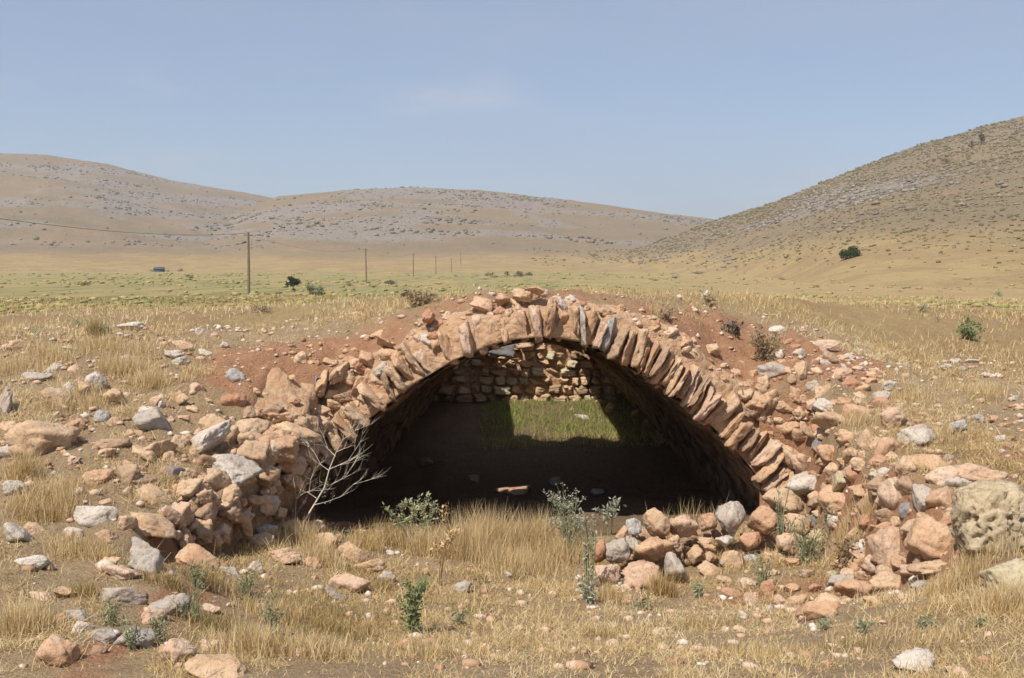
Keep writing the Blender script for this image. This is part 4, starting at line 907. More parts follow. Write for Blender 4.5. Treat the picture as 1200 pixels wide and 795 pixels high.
gx, gy, clump, fine, fore = gx[kk], gy[kk], clump[kk], fine[kk], fore[kk]; n = len(gx)
tall = np.clip(0.5 + 1.3 * fine + 0.8 * clump, 0.15, 1.5) * np.where(fore, 1.0, 0.85)
L = (0.03 + 0.075 * g_.random(n) ** 1.8) * (0.5 + tall) * np.where(g_.random(n) < 0.06, 1.9, 1.0) * np.where(fore & (gy < 7.4), 0.78, 1.0)
flat = g_.random(n) < 0.74
lean = np.where(flat, g_.uniform(0.8, 1.15, n), g_.uniform(0.05, 0.7, n))
W = g_.uniform(0.0022, 0.0048, n) * (0.6 + gy / 12)
V, q, tr_ = blades(np.stack([gx, gy, zat(gx, gy) + EYE - 0.004], -1), L, W, lean, g_.uniform(0, 2 * np.pi, n), 203)
me = mesh_np('dry_grass', V, q, tr_, False)
tint = np.clip(0.55 + 0.45 * fbm2(gx, gy, 0.8, 204, 3) + 0.25 * fbm2(gx, gy, 4.0, 206, 2) + g_.normal(0, 0.22, n), 0, 1)
fattr(me, 'tint', np.repeat(tint, 5))
link('dry_grass', me, M['straw'], kind='stuff', label='short matted golden grass over the near ground and banks', cat='grass')

# tall pale grass standing in the mouth of the arch and round the rocks: (px, py, spread px, blades, height m, green)
spots = [(350, 720, 60, 500, 0.13, .75), (260, 740, 50, 400, 0.12, .8), (400, 745, 60, 400, 0.10, .7), (200, 690, 40, 300, 0.1, .7), (560, 720, 60, 250, 0.08, .8), (830, 735, 80, 300, 0.07, .8), (1000, 760, 90, 300, 0.07, .8), (100, 700, 40, 250, 0.1, .7), (40, 610, 40, 300, 0.12, .6), (700, 745, 60, 250, 0.07, .7), (450, 690, 30, 200, 0.12, .7),
         (575, 650, 60, 1500, 0.46, 0), (545, 655, 45, 700, 0.40, 0), (630, 648, 45, 800, 0.42, 0), (500, 650, 40, 500, 0.30, 0), (690, 655, 25, 300, 0.28, 0), (660, 660, 40, 500, 0.3, 0), (600, 668, 80, 900, 0.26, 0),
         (810, 612, 50, 420, 0.34, 0), (770, 612, 25, 160, 0.26, 0), (430, 645, 30, 400, 0.22, .3), (455, 640, 25, 300, 0.28, .4), (355, 640, 40, 600, 0.25, 0), (375, 660, 50, 700, 0.2, 0), (330, 730, 60, 700, 0.15, .15), (300, 765, 70, 900, 0.16, 0.05), (380, 770, 60, 500, 0.13, 0),
         (250, 690, 40, 500, 0.16, .3), (780, 700, 26, 420, 0.24, .55), (720, 705, 30, 300, 0.16, .2), (1150, 660, 50, 900, 0.22, 0), (1120, 690, 50, 700, 0.16, 0), (1180, 720, 40, 700, 0.2, 0), (985, 640, 26, 420, 0.2, 0), (1010, 625, 18, 300, 0.2, 0), (1015, 600, 16, 200, 0.18, 0),
         (60, 590, 60, 900, 0.18, .1), (30, 560, 30, 500, 0.22, .1), (100, 650, 50, 600, 0.14, .15), (20, 740, 50, 700, 0.16, 0), (140, 440, 40, 600, 0.2, .05), (120, 410, 60, 700, 0.18, .1), (180, 450, 40, 500, 0.18, .1), (60, 420, 50, 500, 0.18, 0), (110, 393, 14, 260, 0.22, .8), (1060, 470, 40, 500, 0.16, .1), (1140, 460, 60, 600, 0.14, .05), (1100, 510, 40, 300, 0.12, 0),
         (900, 410, 22, 300, 0.24, .1), (770, 370, 16, 200, 0.14, 0), (1010, 500, 20, 300, 0.16, 0), (90, 480, 50, 700, 0.16, .05), (20, 430, 40, 500, 0.16, 0), (215, 440, 40, 400, 0.14, .1), (650, 760, 120, 400, 0.08, .2), (900, 770, 150, 500, 0.08, .2), (500, 770, 100, 400, 0.09, .2), (1090, 750, 100, 400, 0.08, .1), (280, 640, 30, 200, 0.12, .5)]
PP, LL, TT, LE = [], [], [], []
for (px, py, sp, nb, hgt, gr) in spots:
    p = hit(px, py); k = p.y / F
    xx = p.x + g_.normal(0, sp * k * 0.5, nb); yy = p.y + g_.normal(0, sp * k * 0.35, nb)
    ok = ~((yy > YF - 0.05) & (yy < YF + 0.4) & (np.abs(xx - 0.3) < 2.6)); xx, yy = xx[ok], yy[ok]
    # blades grow in small tufts
    tuft = g_.integers(0, max(4, nb // 25), len(xx)); tx = g_.normal(0, sp * k * 0.5, max(4, nb // 25)); ty = g_.normal(0, sp * k * 0.35, max(4, nb // 25))
    xx = 0.35 * xx + 0.65 * (p.x + tx[tuft]) + g_.normal(0, 0.015, len(xx)); yy = np.minimum(0.35 * yy + 0.65 * (p.y + ty[tuft]), p.y + 0.7)
    ok = ~((yy > YF - 0.05) & (yy < YF + 0.4) & (np.abs(xx - 0.3) < 2.6)); xx, yy = xx[ok], yy[ok]
    PP.append(np.stack([xx, yy, zat(xx, yy) + EYE - 0.005], -1)); LL.append(hgt * g_.uniform(0.45, 1.15, len(xx))); LE.append(g_.uniform(0.02, 0.5, len(xx)))
    TT.append(np.clip(g_.normal(0.72 - 0.72 * gr, 0.18, len(xx)), 0, 1))
PP = np.concatenate(PP); LL = np.concatenate(LL); TT = np.concatenate(TT); LE = np.concatenate(LE)
V, q, tr_ = blades(PP, LL, np.full(len(LL), 0.0036) * g_.uniform(0.7, 1.5, len(LL)), LE, g_.uniform(0, 6.28, len(LL)), 205)
me = mesh_np('tall_grass', V, q, tr_, False); fattr(me, 'tint', np.repeat(TT, 5))
link('tall_grass', me, M['straw'], kind='stuff', label='tall straw-coloured grass tufts at the arch mouth and between the rocks', cat='grass')
# green grass under the roof hole
n = 16000; gx = g_.uniform(-0.5, 2.5, n); gy = g_.uniform(14.2, 17.05, n); kk = g_.random(n) < 0.5 + 0.6 * fbm2(gx, gy, 2, 207, 3); gx, gy = gx[kk], gy[kk]; n = len(gx)
V, q, tr_ = blades(np.stack([gx, gy, surf(gx, gy, False)[1] + EYE - 0.02], -1), g_.uniform(0.06, 0.2, n), np.full(n, 0.008), g_.uniform(0.1, 0.9, n), g_.uniform(0, 6.28, n), 208)
me = mesh_np('green_grass', V, q, tr_, False); fattr(me, 'tint', np.repeat(np.clip(g_.normal(0.4, 0.25, n) + 0.5 * (gy < 14.9), 0, 1), 5))
link('green_grass', me, M['greengrass'], kind='stuff', label='fresh green grass growing under the hole in the vault', cat='grass')
# tussocks over the plain
n = 150000; gr_ = np.exp(g_.uniform(np.log(10.6), np.log(95), n)); ga = g_.uniform(-0.56, 0.56, n); gx, gy = np.sin(ga) * gr_, np.cos(ga) * gr_
cl = fbm2(gx, gy, 0.55, 210, 4) + 0.5 * fbm2(gx, gy, 0.12, 211, 3)
kk = (g_.random(n) < np.clip(0.25 + 1.6 * cl, 0.02, 1)) & (red_at(gx, gy) < 0.35) & ~((gx > -1.3) & (gx < 1.6) & (gy < 17.5)); gx, gy, gr_ = gx[kk], gy[kk], gr_[kk]; n = len(gx)
V, q, tr_ = blades(np.stack([gx, gy, zat(gx, gy) + EYE - 0.01], -1), g_.uniform(0.05, 0.2, n) * np.interp(gr_, [12, 90], [0.7, 1.6]), 0.003 + 0.00055 * gr_, g_.uniform(0.1, 0.9, n), g_.uniform(0, 6.28, n), 212)
me = mesh_np('plain_grass', V, q, tr_, False)
tg = np.clip(0.62 + 0.3 * fbm2(gx, gy, 0.2, 213, 3) + g_.normal(0, .16, n) - 0.42 * sstep(25, 60, gr_) * (1 - sstep(-0.02, 0.2, gx / gy)), 0, 1)
fattr(me, 'tint', np.repeat(tg, 5))
link('plain_grass', me, M['straw'], kind='stuff', label='tussocks of dry grass spread over the open plain', cat='grass')

n = 11000; gr_ = np.exp(g_.uniform(np.log(22), np.log(450), n)); ga = g_.uniform(-0.58, 0.58, n); gx, gy = np.sin(ga) * gr_, np.cos(ga) * gr_
kk = g_.random(n) < np.clip(0.45 + 1.5 * fbm2(gx, gy, 0.02, 221, 3), 0.05, 1) * np.where(ga > 0.12, 0.5, 1.0); gx, gy, gr_ = gx[kk], gy[kk], gr_[kk]
hz_ = np.where(gr_ > 95, hill_z(np.arctan2(gx, gy), np.maximum(gr_, 1)), -99)
V, T = blobs(gx, gy, np.maximum(zat(gx, gy), hz_), g_.uniform(0.35, 1.0, len(gx)) ** 2 * np.interp(gr_, [22, 100, 400], [0.12, 0.4, 0.75]), 0.45, 222)
t = NT('plain_weed'); M['weed'] = t.col(t.ramp(t.noise(0.4, 2, 0.5), [(0.3, (0.15, 0.145, 0.06)), (0.45, (0.25, 0.24, 0.085)), (0.55, (0.33, 0.28, 0.12)), (0.7, (0.40, 0.30, 0.16))]))
link('plain_weeds', mesh_np('plain_weeds', V, None, T, False), M['weed'], kind='stuff', label='low dull weeds dotted thickly over the open plain', cat='weeds')

# ================================================================ plants
def tube(pts, rad, sides=5):
    pts = [Vector(p) for p in pts]; V = []; Fq = []
    for i, p in enumerate(pts):
        d = (pts[min(i + 1, len(pts) - 1)] - pts[max(i - 1, 0)]).normalized()
        a = d.cross(Vector((0.31, 0.9, 0.2))).normalized(); b = d.cross(a)
        r = rad[i] if hasattr(rad, '__len__') else rad
        for k in range(sides):
            th = 2 * math.pi * k / sides; V.append(p + a * math.cos(th) * r + b * math.sin(th) * r)
    for i in range(len(pts) - 1):
        for k in range(sides):
            Fq.append((i * sides + k, i * sides + (k + 1) % sides, (i + 1) * sides + (k + 1) % sides, (i + 1) * sides + k))
    return np.array([v[:] for v in V]), np.array(Fq)
def join(parts):
    V, Fq, o = [], [], 0
    for v, f in parts:
        V.append(v); Fq.append(f + o); o += len(v)
    return np.concatenate(V), np.concatenate(Fq)
def leaves(C, size, seed, slim=0.45, up=0.3):
    """diamond leaves at points C"""
    g_ = np.random.default_rng(seed); n = len(C)
    d = g_.normal(0, 1, (n, 3)); d[:, 2] += up; d /= np.linalg.norm(d, axis=1, keepdims=True)
    s_ = np.cross(d, g_.normal(0, 1, (n, 3))); s_ /= np.linalg.norm(s_, axis=1, keepdims=True) + 1e-9
    L = (size * g_.uniform(0.6, 1.3, n))[:, None]; W = L * slim
    V = np.stack([C, C + d * L * 0.5 + s_ * W * 0.5, C + d * L, C + d * L * 0.5 - s_ * W * 0.5], 1).reshape(-1, 3)
    return V, (np.arange(n) * 4)[:, None] + np.array([[0, 1, 2, 3]])
def leaf_mat(name, c1, c2, c3):
    t = NT(name); n1 = t.noise(14, 3); n2 = t.noise(3, 3)
    c = t.mix(t.mr(n1, 0.35, 0.65), c1, c2); c = t.mix(t.mr(n2, 0.5, 0.7, 0, 0.7), c, c3)
    tr = t.n.new('ShaderNodeBsdfTranslucent'); mx = t.n.new('ShaderNodeMixShader'); mx.inputs[0].default_value = 0.25
    t.lk(c, tr.inputs['Color']); t.lk(t.b.outputs[0], mx.inputs[1]); t.lk(tr.outputs[0], mx.inputs[2]); t.lk(mx.outputs[0], t.n['Material Output'].inputs['Surface'])
    return t.col(c)
M['leaf'] = leaf_mat('green_leaf', (0.19, 0.23, 0.10), (0.27, 0.30, 0.14), (0.33, 0.33, 0.17))
M['umbel'] = leaf_mat('pale_green_leaf', (0.36, 0.37, 0.21), (0.44, 0.43, 0.25), (0.33, 0.34, 0.20))
M['silver'] = leaf_mat('silver_leaf', (0.36, 0.37, 0.27), (0.46, 0.46, 0.37), (0.31, 0.33, 0.22))
M['blueleaf'] = leaf_mat('grey_green_leaf', (0.24, 0.26, 0.15), (0.32, 0.33, 0.20), (0.20, 0.22, 0.12))
M['olive'] = leaf_mat('olive_leaf', (0.09, 0.10, 0.045), (0.14, 0.15, 0.07), (0.07, 0.08, 0.04))
M['darkleaf'] = leaf_mat('dark_leaf', (0.045, 0.06, 0.022), (0.07, 0.085, 0.035), (0.05, 0.055, 0.025))
M['drytwig'] = leaf_mat('dry_twig', (0.30, 0.22, 0.13), (0.37, 0.28, 0.18), (0.24, 0.17, 0.10))
t = NT('bleached_wood'); M['bleached'] = t.col(t.mix(t.mr(t.noise(25, 4), 0.35, 0.65), (0.68, 0.62, 0.50), (0.52, 0.46, 0.36)))
t = NT('bark'); M['bark'] = t.col(t.mix(t.mr(t.noise(12, 4), 0.35, 0.65), (0.13, 0.10, 0.07), (0.20, 0.155, 0.11)))
t = NT('golden_stalk'); M['stalk'] = t.col(t.mix(t.mr(t.noise(25, 4), 0.35, 0.65), (0.56, 0.40, 0.20), (0.44, 0.31, 0.17)))
t = NT('green_stem'); M['stem'] = t.col((0.26, 0.27, 0.15))

# bare white shrub at the edge of the hollow
p0 = hit(343, 632)
sh = empty('dead_shrub', p0, 'bare white branching dead shrub leaning across the dark vault', 'shrub')
k = p0.y / F
def sp(px, py, dy=0.0):
    v = at(px, py, p0.y + dy) - p0; return v
main = [sp(343, 632), sp(354, 615, .02), sp(368, 592, .05), (sp(380, 572, .06)), sp(386, 550, .05), sp(394, 530, .03), sp(402, 515, .0), sp(404, 500, -.02)]
tw = [tube(main, [0.009, 0.009, 0.008, 0.007, 0.005, 0.004, 0.0025, 0.0012])]
rs = random.Random(3)
def twig(pts, r0, depth):
    n = len(pts); tw.append(tube(pts, [r0 * (1 - 0.75 * i / (n - 1)) for i in range(n)], 4))
    if depth <= 0: return
    for i in range(1, n):
        for _ in range(2):
            if rs.random() < 0.9:
                d = (Vector(pts[i]) - Vector(pts[i - 1])).normalized(); ax = Vector((rs.uniform(-1, 1), rs.uniform(-1, 1), rs.uniform(-.6, .6)))
                d = (d + ax * 0.75 + Vector((0, 0, 0.2))).normalized(); ln = rs.uniform(0.05, 0.13) * (0.8 + 0.3 * depth); q = Vector(pts[i])
                twig([q, q + d * ln * 0.5 + Vector((rs.uniform(-.01, .01),) * 3), q + d * ln + Vector((0, 0, rs.uniform(-.015, .03)))], r0 * 0.55, depth - 1)
for pts in ([sp(368, 592, .05), sp(384, 588, .0), sp(400, 582, -.05), sp(414, 568, -.08), sp(428, 564, -.1)], [sp(380, 572, .06), sp(392, 566, .1), sp(404, 560, .12), sp(412, 548, .15)], [sp(386, 550, .05), sp(398, 545, .0), sp(408, 540, -.03), sp(416, 528, -.05)],
            [sp(372, 585, .05), sp(362, 578, .1), sp(364, 562, .13), sp(372, 548, .15)], [sp(394, 530, .03), sp(403, 526, .0), sp(408, 514, .03)], [sp(386, 552, .05), sp(376, 545, .1), sp(368, 530, .12), sp(362, 524, .14)], [sp(393, 535, .03), sp(384, 526, .08), sp(380, 514, .1)],
            [sp(402, 515, 0), sp(410, 510, .02), sp(416, 505, .04)], [sp(346, 628, 0), sp(346, 605, .02), sp(347, 585, .03), sp(346, 574, .03)], [sp(347, 585, .03), sp(356, 578, 0), sp(368, 575, -.03)]):
    twig(pts, 0.0036, 2)
v, f = join(tw); link('branch', mesh_np('branch', v, f), M['bleached'], sh)
C = np.array([sp(380, 572, 0.05)[:]]) + np.random.default_rng(1).normal(0, 1, (40, 3)) * np.array([0.05, 0.05, 0.09])
v, f = leaves(C, 0.025, 8); link('leaf_cluster', mesh_np('leaf_cluster', v, f, None, False), M['blueleaf'], sh)

def herb(name, px, py, hpx, wpx, stem_n, leaf_n, leaf_px, leafm, stemm, label, cat='plant', seed=0, heads=False, top=0.0, group=None, lean=0.0):
    """herb of several stems: leaves along them, or mostly at the top"""
    p = hit(px, py); k = p.y / F; g = np.random.default_rng(seed + int(px)); H = hpx * k; Wd = wpx * k
    e = empty(name, p, label, cat, group); parts = []; C = []
    for i in range(stem_n):
        a = g.uniform(0, 6.28); sprd = Wd * 0.5 * g.uniform(0.3, 1) ; h_ = H * g.uniform(0.5, 1.0)
        tp = Vector((math.cos(a) * sprd + lean * H, math.sin(a) * sprd * 0.7, h_)); md = Vector((tp.x * 0.35 + g.uniform(-.02, .02), tp.y * 0.35, h_ * 0.55))
        b = Vector((math.cos(a) * 0.02, math.sin(a) * 0.02, -0.02))
        pts = [b, md, tp]; parts.append(tube(pts, [H * 0.010 + 0.001, H * 0.008 + 0.001, 0.0012], 4))
        m_ = leaf_n // stem_n
        u = g.uniform(top, 1, m_)
        c = np.array([((b.lerp(md, x / 0.55) if x < 0.55 else md.lerp(tp, (x - 0.55) / 0.45)))[:] for x in u]) if m_ else np.zeros((0, 3))
        C.append(c + g.normal(0, Wd * (0.07 if not heads else 0.03), (m_, 3)))
        if heads:
            for q in range(4):
                o_ = tp + Vector(g.normal(0, Wd * 0.09, 3)); parts.append(tube([md.lerp(tp, .6), o_], [0.0016, 0.0012], 4)); C.append(np.array(o_)[None] + g.normal(0, leaf_px * k * 0.35, (8, 3)))
    v, f = join(parts); link('stem', mesh_np('stem', v, f), stemm, e)
    C = np.concatenate(C)
    if len(C): v, f = leaves(C, leaf_px * k, seed + 3, 0.38, 0.4); link('foliage', mesh_np('foliage', v, f, None, False), leafm, e)
    return e
herb('leafy_plant', 483, 742, 74, 44, 12, 900, 7, M['leaf'], M['stem'], 'bright green leafy plant standing alone in the golden grass', seed=1)
herb('umbel_plant', 478, 642, 56, 52, 9, 260, 5, M['umbel'], M['stem'], 'pale green flat-topped plant against the dark of the vault', seed=2, heads=True, top=0.6)
herb('umbel_plant', 500, 640, 56, 26, 4, 80, 4, M['umbel'], M['stem'], 'slim pale green plant beside the flat-topped one', seed=3, heads=True, top=0.7)
herb('thistle', 668, 658, 86, 56, 20, 340, 3.4, M['silver'], M['stem'], 'tall silvery thistle with pale heads at the arch mouth', 'thistle', seed=4, heads=True, top=0.3)
herb('thistle', 690, 690, 95, 26, 6, 160, 6, M['silver'], M['stem'], 'slim silver-green thistle at the foot of the loose pile', 'thistle', seed=5, top=0.1)
herb('thistle', 690, 706, 36, 36, 9, 160, 8, M['silver'], M['stem'], 'low silvery rosette of a thistle in front of the pile', 'thistle', seed=6)
herb('thistle', 715, 628, 40, 24, 4, 90, 6, M['silver'], M['stem'], 'pale thistle stalks behind the loose pile', 'thistle', seed=7, heads=True, top=0.6)
e = herb('dry_stalk', 513, 688, 88, 40, 4, 60, 6, M['stalk'], M['stalk'], 'golden branching dry stalk before the arch', 'stalk', seed=8, heads=True, top=0.8, lean=0.15)
herb('leafy_plant', 945, 660, 62, 70, 18, 420, 5, M['blueleaf'], M['stem'], 'grey-green weed sprawling over the rocks between pile and wall', seed=9)
herb('leafy_plant', 915, 650, 90, 30, 6, 140, 5, M['blueleaf'], M['stem'], 'slim grey-green weed rising in front of the orange boulder', seed=10)
herb('leafy_plant', 975, 622, 30, 26, 8, 120, 5, M['blueleaf'], M['stem'], 'small grey-green tuft under the yellowish rounded wall stone', seed=11)
herb('leafy_plant', 895, 690, 50, 50, 10, 200, 5, M['blueleaf'], M['stem'], 'dull green weed among the scattered rubble', seed=12)
for (px, py, h, w, s_, where) in [(225, 730, 50, 60, 21, 'beside the long flat grey rock'), (155, 762, 44, 60, 22, 'against the big grey rock by the rust boulder'), (232, 690, 40, 40, 23, 'right below the square orange block'), (320, 745, 50, 40, 24, 'standing alone in thin straw before the bank'), (130, 735, 36, 40, 25, 'between two small grey rocks'), (290, 700, 36, 40, 26, 'below the slanting grey slab'), (185, 752, 36, 40, 27, 'beside the pinkish upright rock')]:
    herb('leafy_plant', px, py, h, w, 12, 220, 5, M['blueleaf'], M['stem'], 'feathery grey-green weed ' + where, seed=s_, group='grey-green weeds among foreground rocks')
for (px, py, h, w, s_) in [(535, 732, 16, 34, 31), (1010, 742, 14, 30, 32), (1085, 735, 14, 20, 33), (1150, 735, 12, 30, 34), (970, 738, 12, 30, 36), (820, 700, 18, 24, 37), (750, 715, 14, 30, 38)]:
    herb('leafy_plant', px, py, h, w, 6, 90, 7, M['blueleaf'], M['stem'], 'tiny green weed sprouting in the near dry grass', seed=s_, group='tiny weeds in the near grass')
herb('dry_shrub', 895, 420, 36, 46, 14, 500, 6, M['drytwig'], M['drytwig'], 'grey-brown dry cushion shrub on the edge of the red hollow', 'shrub', seed=41)
herb('dry_shrub', 860, 392, 16, 34, 10, 260, 6, M['bark'], M['bark'], 'dark flattened dead shrub on the red earth over the vault', 'shrub', seed=42)
_z = -0.4
for _ in range(6): _q = CHINK + Vector(SUN_DIR) * ((_z - CHINK.z) / SUN_DIR.z); _z = float(zat(_q.x, _q.y))
_y = _q.y - 0.24; _p = proj(_q.x, _y, float(zat(_q.x, _y)))
herb('dry_shrub', _p[0], _p[1], 15, 50, 22, 700, 5, M['drytwig'], M['drytwig'], 'low tan dry tuft where the mound falls away towards the dead shrub', 'shrub', seed=46)
herb('dry_shrub', 778, 374, 12, 30, 10, 260, 5, M['drytwig'], M['drytwig'], 'low brown dry shrub on the crown of the mound', 'shrub', seed=43)
herb('dry_shrub', 832, 360, 20, 26, 8, 120, 5, M['drytwig'], M['drytwig'], 'thin dry twig bush beside the white stone on the mound', 'shrub', seed=44)
herb('dry_shrub', 995, 668, 40, 60, 16, 500, 7, M['drytwig'], M['drytwig'], 'rusty dry bush under the rubble wall', 'shrub', seed=45)

# ---- bushes and trees of the plain
def bush(name, px, py, wpx, hpx, d, mat, label, cat='bush', n=900, trunk=0.0, seed=0, group=None):
    r_ = ray(px, py)
    if d is None: p = hit(px, py)
    else:
        x, y = r_[0] * d, d
        z = max(float(zat(x, y)), float(hill_z(np.array([math.atan2(x, y)]), np.array([math.hypot(x, y)]))[0]) if math.hypot(x, y) > 100 else -99)
        p = Vector((x, y, z + EYE))
    k = p.y / F; Wd, H = wpx * k, hpx * k; g = np.random.default_rng(seed + int(px) * 3)
    e = empty(name, p, label, cat, group)
    nc = 16; a = g.uniform(0, 6.28, nc); rr_ = np.sqrt(g.random(nc)) * 0.38
    cc = np.stack([np.cos(a) * rr_ * Wd, np.sin(a) * rr_ * Wd, H * (trunk + (1 - trunk) * g.uniform(0.12, 0.85, nc) * (1 - 0.9 * rr_))], -1)
    w_ = g.integers(0, nc, n); u = g.normal(0, 1, (n, 3)); u /= np.linalg.norm(u, axis=1, keepdims=True)
    C = cc[w_] + u * (g.random(n) ** 0.4)[:, None] * np.array([Wd * 0.19, Wd * 0.19, H * (1 - trunk) * 0.22])
    C[:, 2] = np.clip(C[:, 2], 0.0, None)
    v, f = leaves(C, 0.11 * min(Wd, H * 1.3), seed + 9, 0.55, 0.2); link('crown', mesh_np('crown', v, f, None, False), mat, e)
    parts = []
    tr0 = Vector((0, 0, -0.05)); fork = Vector((0.02 * Wd, 0, H * max(trunk, 0.18)))
    parts.append(tube([tr0, fork * 0.5 + Vector((0.01 * Wd, 0, 0)), fork], [0.045 * Wd, 0.035 * Wd, 0.03 * Wd], 6))
    for c_ in cc[:9]: parts.append(tube([fork, fork.lerp(Vector(c_), 0.5) + Vector((0, 0, 0.03 * H)), Vector(c_)], [0.025 * Wd, 0.015 * Wd, 0.006 * Wd], 4))
    v, f = join(parts); link('trunk', mesh_np('trunk', v, f), M['bark'], e)
    return e
bush('tree', 343, 325, 18, 17, 130, M['darkleaf'], 'small round dark tree beside the utility pole on the plain', 'tree', 1100, 0.3, 1)
bush('bush', 370, 335, 25, 18, 95, M['blueleaf'], 'grey-green olive bush right next to the small round tree', 'bush', 1300, 0, 2)
bush('bush', 458, 323, 16, 7, 170, M['olive'], 'low olive bush between the utility poles on the plain', n=600, seed=3)
bush('bush', 97, 324, 24, 6, 170, M['olive'], 'long low dark bush alone on the open plain', n=700, seed=4)
bush('bush', 222, 318, 11, 5, 260, M['darkleaf'], 'tiny dark bush on the plain before the blue shelter', n=300, seed=5)
bush('bush', 478, 349, 28, 14, 40, M['olive'], 'dry olive-brown cushion bush behind the mound', n=1200, seed=6)
bush('bush', 996, 313, 26, 16, 215, M['darkleaf'], 'round dark green bush at the foot of the rocky hill', n=1300, seed=7)
for (px, w, h) in [(574, 13, 6), (594, 8, 6), (609, 11, 7), (620, 10, 6)]:
    bush('bush', px, 317, w, h, 330, M['darkleaf'], 'dark bush in the short row at the far edge of the plain', n=300, seed=8 + px, group='row of bushes at the edge of the plain')
bush('tree', 1148, 214, 10, 20, 560, M['darkleaf'], 'tall dark tree among the rocks of the steep hillside', 'tree', 500, 0.12, 9)
bush('tree', 1137, 214, 8, 11, 560, M['darkleaf'], 'small dark tree beside the tall one on the rocky hillside', 'tree', 300, 0.12, 10)
bush('bush', 1110, 232, 20, 8, 540, M['olive'], 'low bush below the two trees on the rocky hillside', n=300, seed=11)
bush('bush', 1135, 398, 32, 28, None, M['leaf'], 'fresh green weed bush in the dry grass on the plain', n=700, seed=12)
bush('bush', 1081, 366, 20, 12, None, M['umbel'], 'pale green weed in the grass behind the red bank', n=400, seed=13)
bush('bush', 1099, 378, 8, 20, None, M['drytwig'], 'thin brown weed stalks beside the pale green weed', n=160, seed=14)
bush('bush', 1170, 348, 16, 10, None, M['umbel'], 'small yellow-green tuft far out in the dry grass', n=300, seed=15)
bush('bush', 306, 366, 34, 12, None, M['drytwig'], 'low tan dry tuft in the field behind the bank', n=500, seed=16)
bush('bush', 92, 382, 22, 10, None, M['umbel'], 'faded green tuft in the field beside the mound-shaped rock', n=300, seed=17)
bush('bush', 42, 392, 26, 12, None, M['umbel'], 'spreading green tuft at the top of the stony bank', n=300, seed=18)
bush('bush', 122, 392, 22, 16, None, M['umbel'], 'yellow-green tuft just before the mound-shaped rock', n=500, seed=19)
g2 = random.Random(12)
for i in range(26):
    px = g2.uniform(5, 1195); py = g2.uniform(322, 352)
    if 480 < px < 860 and py > 334: py = g2.uniform(320, 332)
    bush('tussock', px, py, g2.uniform(10, 22), g2.uniform(3, 6), None, M[g2.choice(['olive', 'drytwig', 'umbel'])], 'faint low weed tussock scattered over the open plain', 'tussock', 160, 0, 100 + i, 'tussocks on the plain')
# far farmstead: a little blue shelter with bushes
for (px, w, h) in [(178, 10, 4), (211, 9, 5), (196, 8, 3)]:
    bush('bush', px, 303, w, h, 520, M['olive'], 'olive bush by the blue shelter at the foot of the far hill', n=200, seed=50 + px, group='bushes by the blue shelter')
p = at(186, 301, 520); az_ = math.atan2(p.x, p.y); p.z = max(float(zat(p.x, p.y)), float(hill_z(np.array([az_]), np.array([math.hypot(p.x, p.y)]))[0])) + EYE
sh = empty('shelter', p, 'small dark blue tent-like shelter far across the plain', 'shelter')
V = np.array([(-2.4, -2, -.2), (2.4, -2, -.2), (2.4, 2, -.2), (-2.4, 2, -.2), (-2.2, -1.8, 1.5), (2.2, -1.8, 1.5), (2.2, 1.8, 1.5), (-2.2, 1.8, 1.5)])
t = NT('blue_canvas'); M['canvas'] = t.col(t.mix(t.mr(t.noise(1.5), .35, .65), (0.05, 0.058, 0.07), (0.07, 0.08, 0.095)))
t = NT('canvas_roof'); M['canvasroof'] = t.col(t.mix(t.mr(t.noise(1.5), .35, .65), (0.06, 0.072, 0.095), (0.08, 0.095, 0.12)))
link('wall', mesh_np('wall', V, [(0, 1, 5, 4), (1, 2, 6, 5), (2, 3, 7, 6), (3, 0, 4, 7)], None, False), M['canvas'], sh)
V = np.array([(-2.6, -2.2, 1.45), (2.6, -2.2, 1.45), (2.6, 2.2, 1.45), (-2.6, 2.2, 1.45), (-2.5, 0, 2.5), (2.5, 0, 2.5)])
link('roof', mesh_np('roof', V, [(0, 1, 5, 4), (2, 3, 4, 5)], [(1, 2, 5), (3, 0, 4)], False), M['canvasroof'], sh)

# ================================================================ utility poles and their line
t = NT('weathered_pole'); M['pole'] = t.col(t.mix(t.mr(t.noise(6, 5), .35, .65), (0.17, 0.125, 0.085), (0.25, 0.19, 0.135)))
t = NT('porcelain'); t.b.inputs['Roughness'].default_value = 0.3; M['porcelain'] = t.col((0.35, 0.30, 0.26))
t = NT('wire'); M['wire'] = t.col((0.07, 0.065, 0.06))
v, f = tube([(0, 0, -0.3), (0.02, 0, 3.0), (0.0, 0, 7.0)], [0.17, 0.15, 0.115], 8); me_shaft = mesh_np('pole_shaft', v, f)
v, f = tube([(-0.5, 0.12, 6.65), (0.5, 0.12, 6.65)], 0.05, 4); me_arm = mesh_np('crossarm', v, f)
v, f = tube([(0, 0, 0), (0, 0, 0.06), (0, 0, 0.12), (0, 0, 0.18)], [0.03, 0.06, 0.045, 0.02], 6); me_ins = mesh_np('insulator', v, f)
PX = -29.6; tops = []
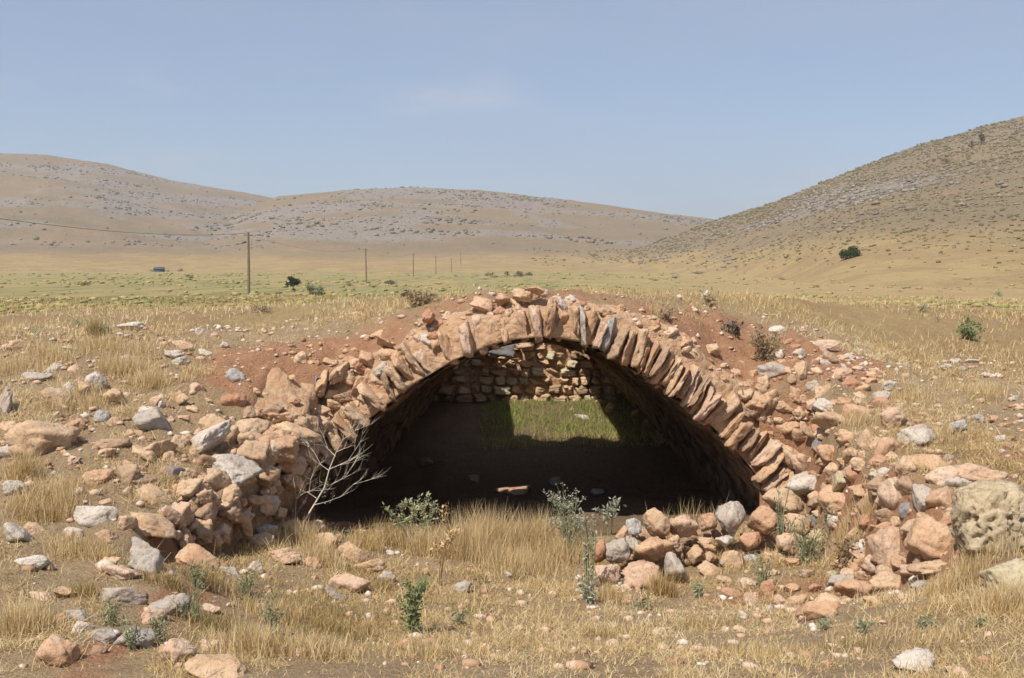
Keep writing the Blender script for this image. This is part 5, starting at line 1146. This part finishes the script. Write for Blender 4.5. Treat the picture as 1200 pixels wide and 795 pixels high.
for i, d in enumerate([20, 112, 204, 296, 388, 480, 572]):
    x = PX + (0.3, 0.0, -0.2, 0.3, 0.0, 0.5, 0.2)[i]
    zg = float(zat(x, d)); az_ = math.atan2(x, d)
    if d > 120: zg = max(zg, float(hill_z(np.array([az_]), np.array([math.hypot(x, d)]))[0]))
    lab = ['wooden utility pole at the near end of the power line', 'brown wooden utility pole standing near the small round tree'][i] if i < 2 else 'thin wooden utility pole farther along the line across the plain'
    e = empty('utility_pole', (x, d, zg + EYE), lab, 'utility pole', 'utility poles of one power line')
    e.rotation_euler = (0, R((0, 0.6, -0.8, 0.5, 0, -0.5, 0.3)[i]), R(2))
    link('pole_shaft', me_shaft, M['pole'], e); link('crossarm', me_arm, M['pole'], e)
    for sx in (-0.42, 0.42): link('insulator', me_ins, M['porcelain'], e, loc=(sx, 0.12, 6.7))
    tops.append(Vector((x, d, zg + EYE + 6.85 + (-0.9 if i == 0 else 0))))
for i in range(len(tops) - 1):
    a_, b_ = tops[i], tops[i + 1]; pts = []
    for k_ in range(25):
        f_ = k_ / 24; q = a_.lerp(b_, f_); q.z -= 4 * f_ * (1 - f_) * (1.5 if i == 0 else 1.2); q.x -= 0.42; pts.append(q)
    v, f = tube(pts, 0.016 if i == 0 else 0.012, 5)
    link('power_line', mesh_np('power_line', v, f), M['wire'], None, 'dark wire sagging to the utility pole by the small round tree' if i == 0 else 'thin wire strung between the farther utility poles', 'wire', 'spans of the power line')

# ================================================================ air
bm = bmesh.new(); bmesh.ops.create_cube(bm, size=1.0); me = bpy.data.meshes.new('haze'); bm.to_mesh(me); bm.free()
t = bpy.data.materials.new('haze'); t.use_nodes = True; t.node_tree.nodes.clear()
ho = t.node_tree.nodes.new('ShaderNodeOutputMaterial'); hv = t.node_tree.nodes.new('ShaderNodeVolumePrincipled')
hv.inputs['Color'].default_value = (0.86, 0.88, 0.92, 1); hv.inputs['Density'].default_value = 0.00018; hv.inputs['Anisotropy'].default_value = 0.2
t.node_tree.links.new(hv.outputs[0], ho.inputs['Volume'])
hz = link('haze', me, t, kind='stuff', label='thin pale summer haze over the plain and hills', cat='haze')
zl = min(float(ZZ.min()), float(HZ[:, :].min())) + EYE - 1.5; zh = float(HZ.max()) + EYE + 20
mxe = max(float(GX.max()), float(GY.max()), -float(GX.min()), -float(GY.min())) + 60
hz.scale = (2 * mxe, 2 * mxe, zh - zl); hz.location = (0, 0, (zh + zl) / 2)
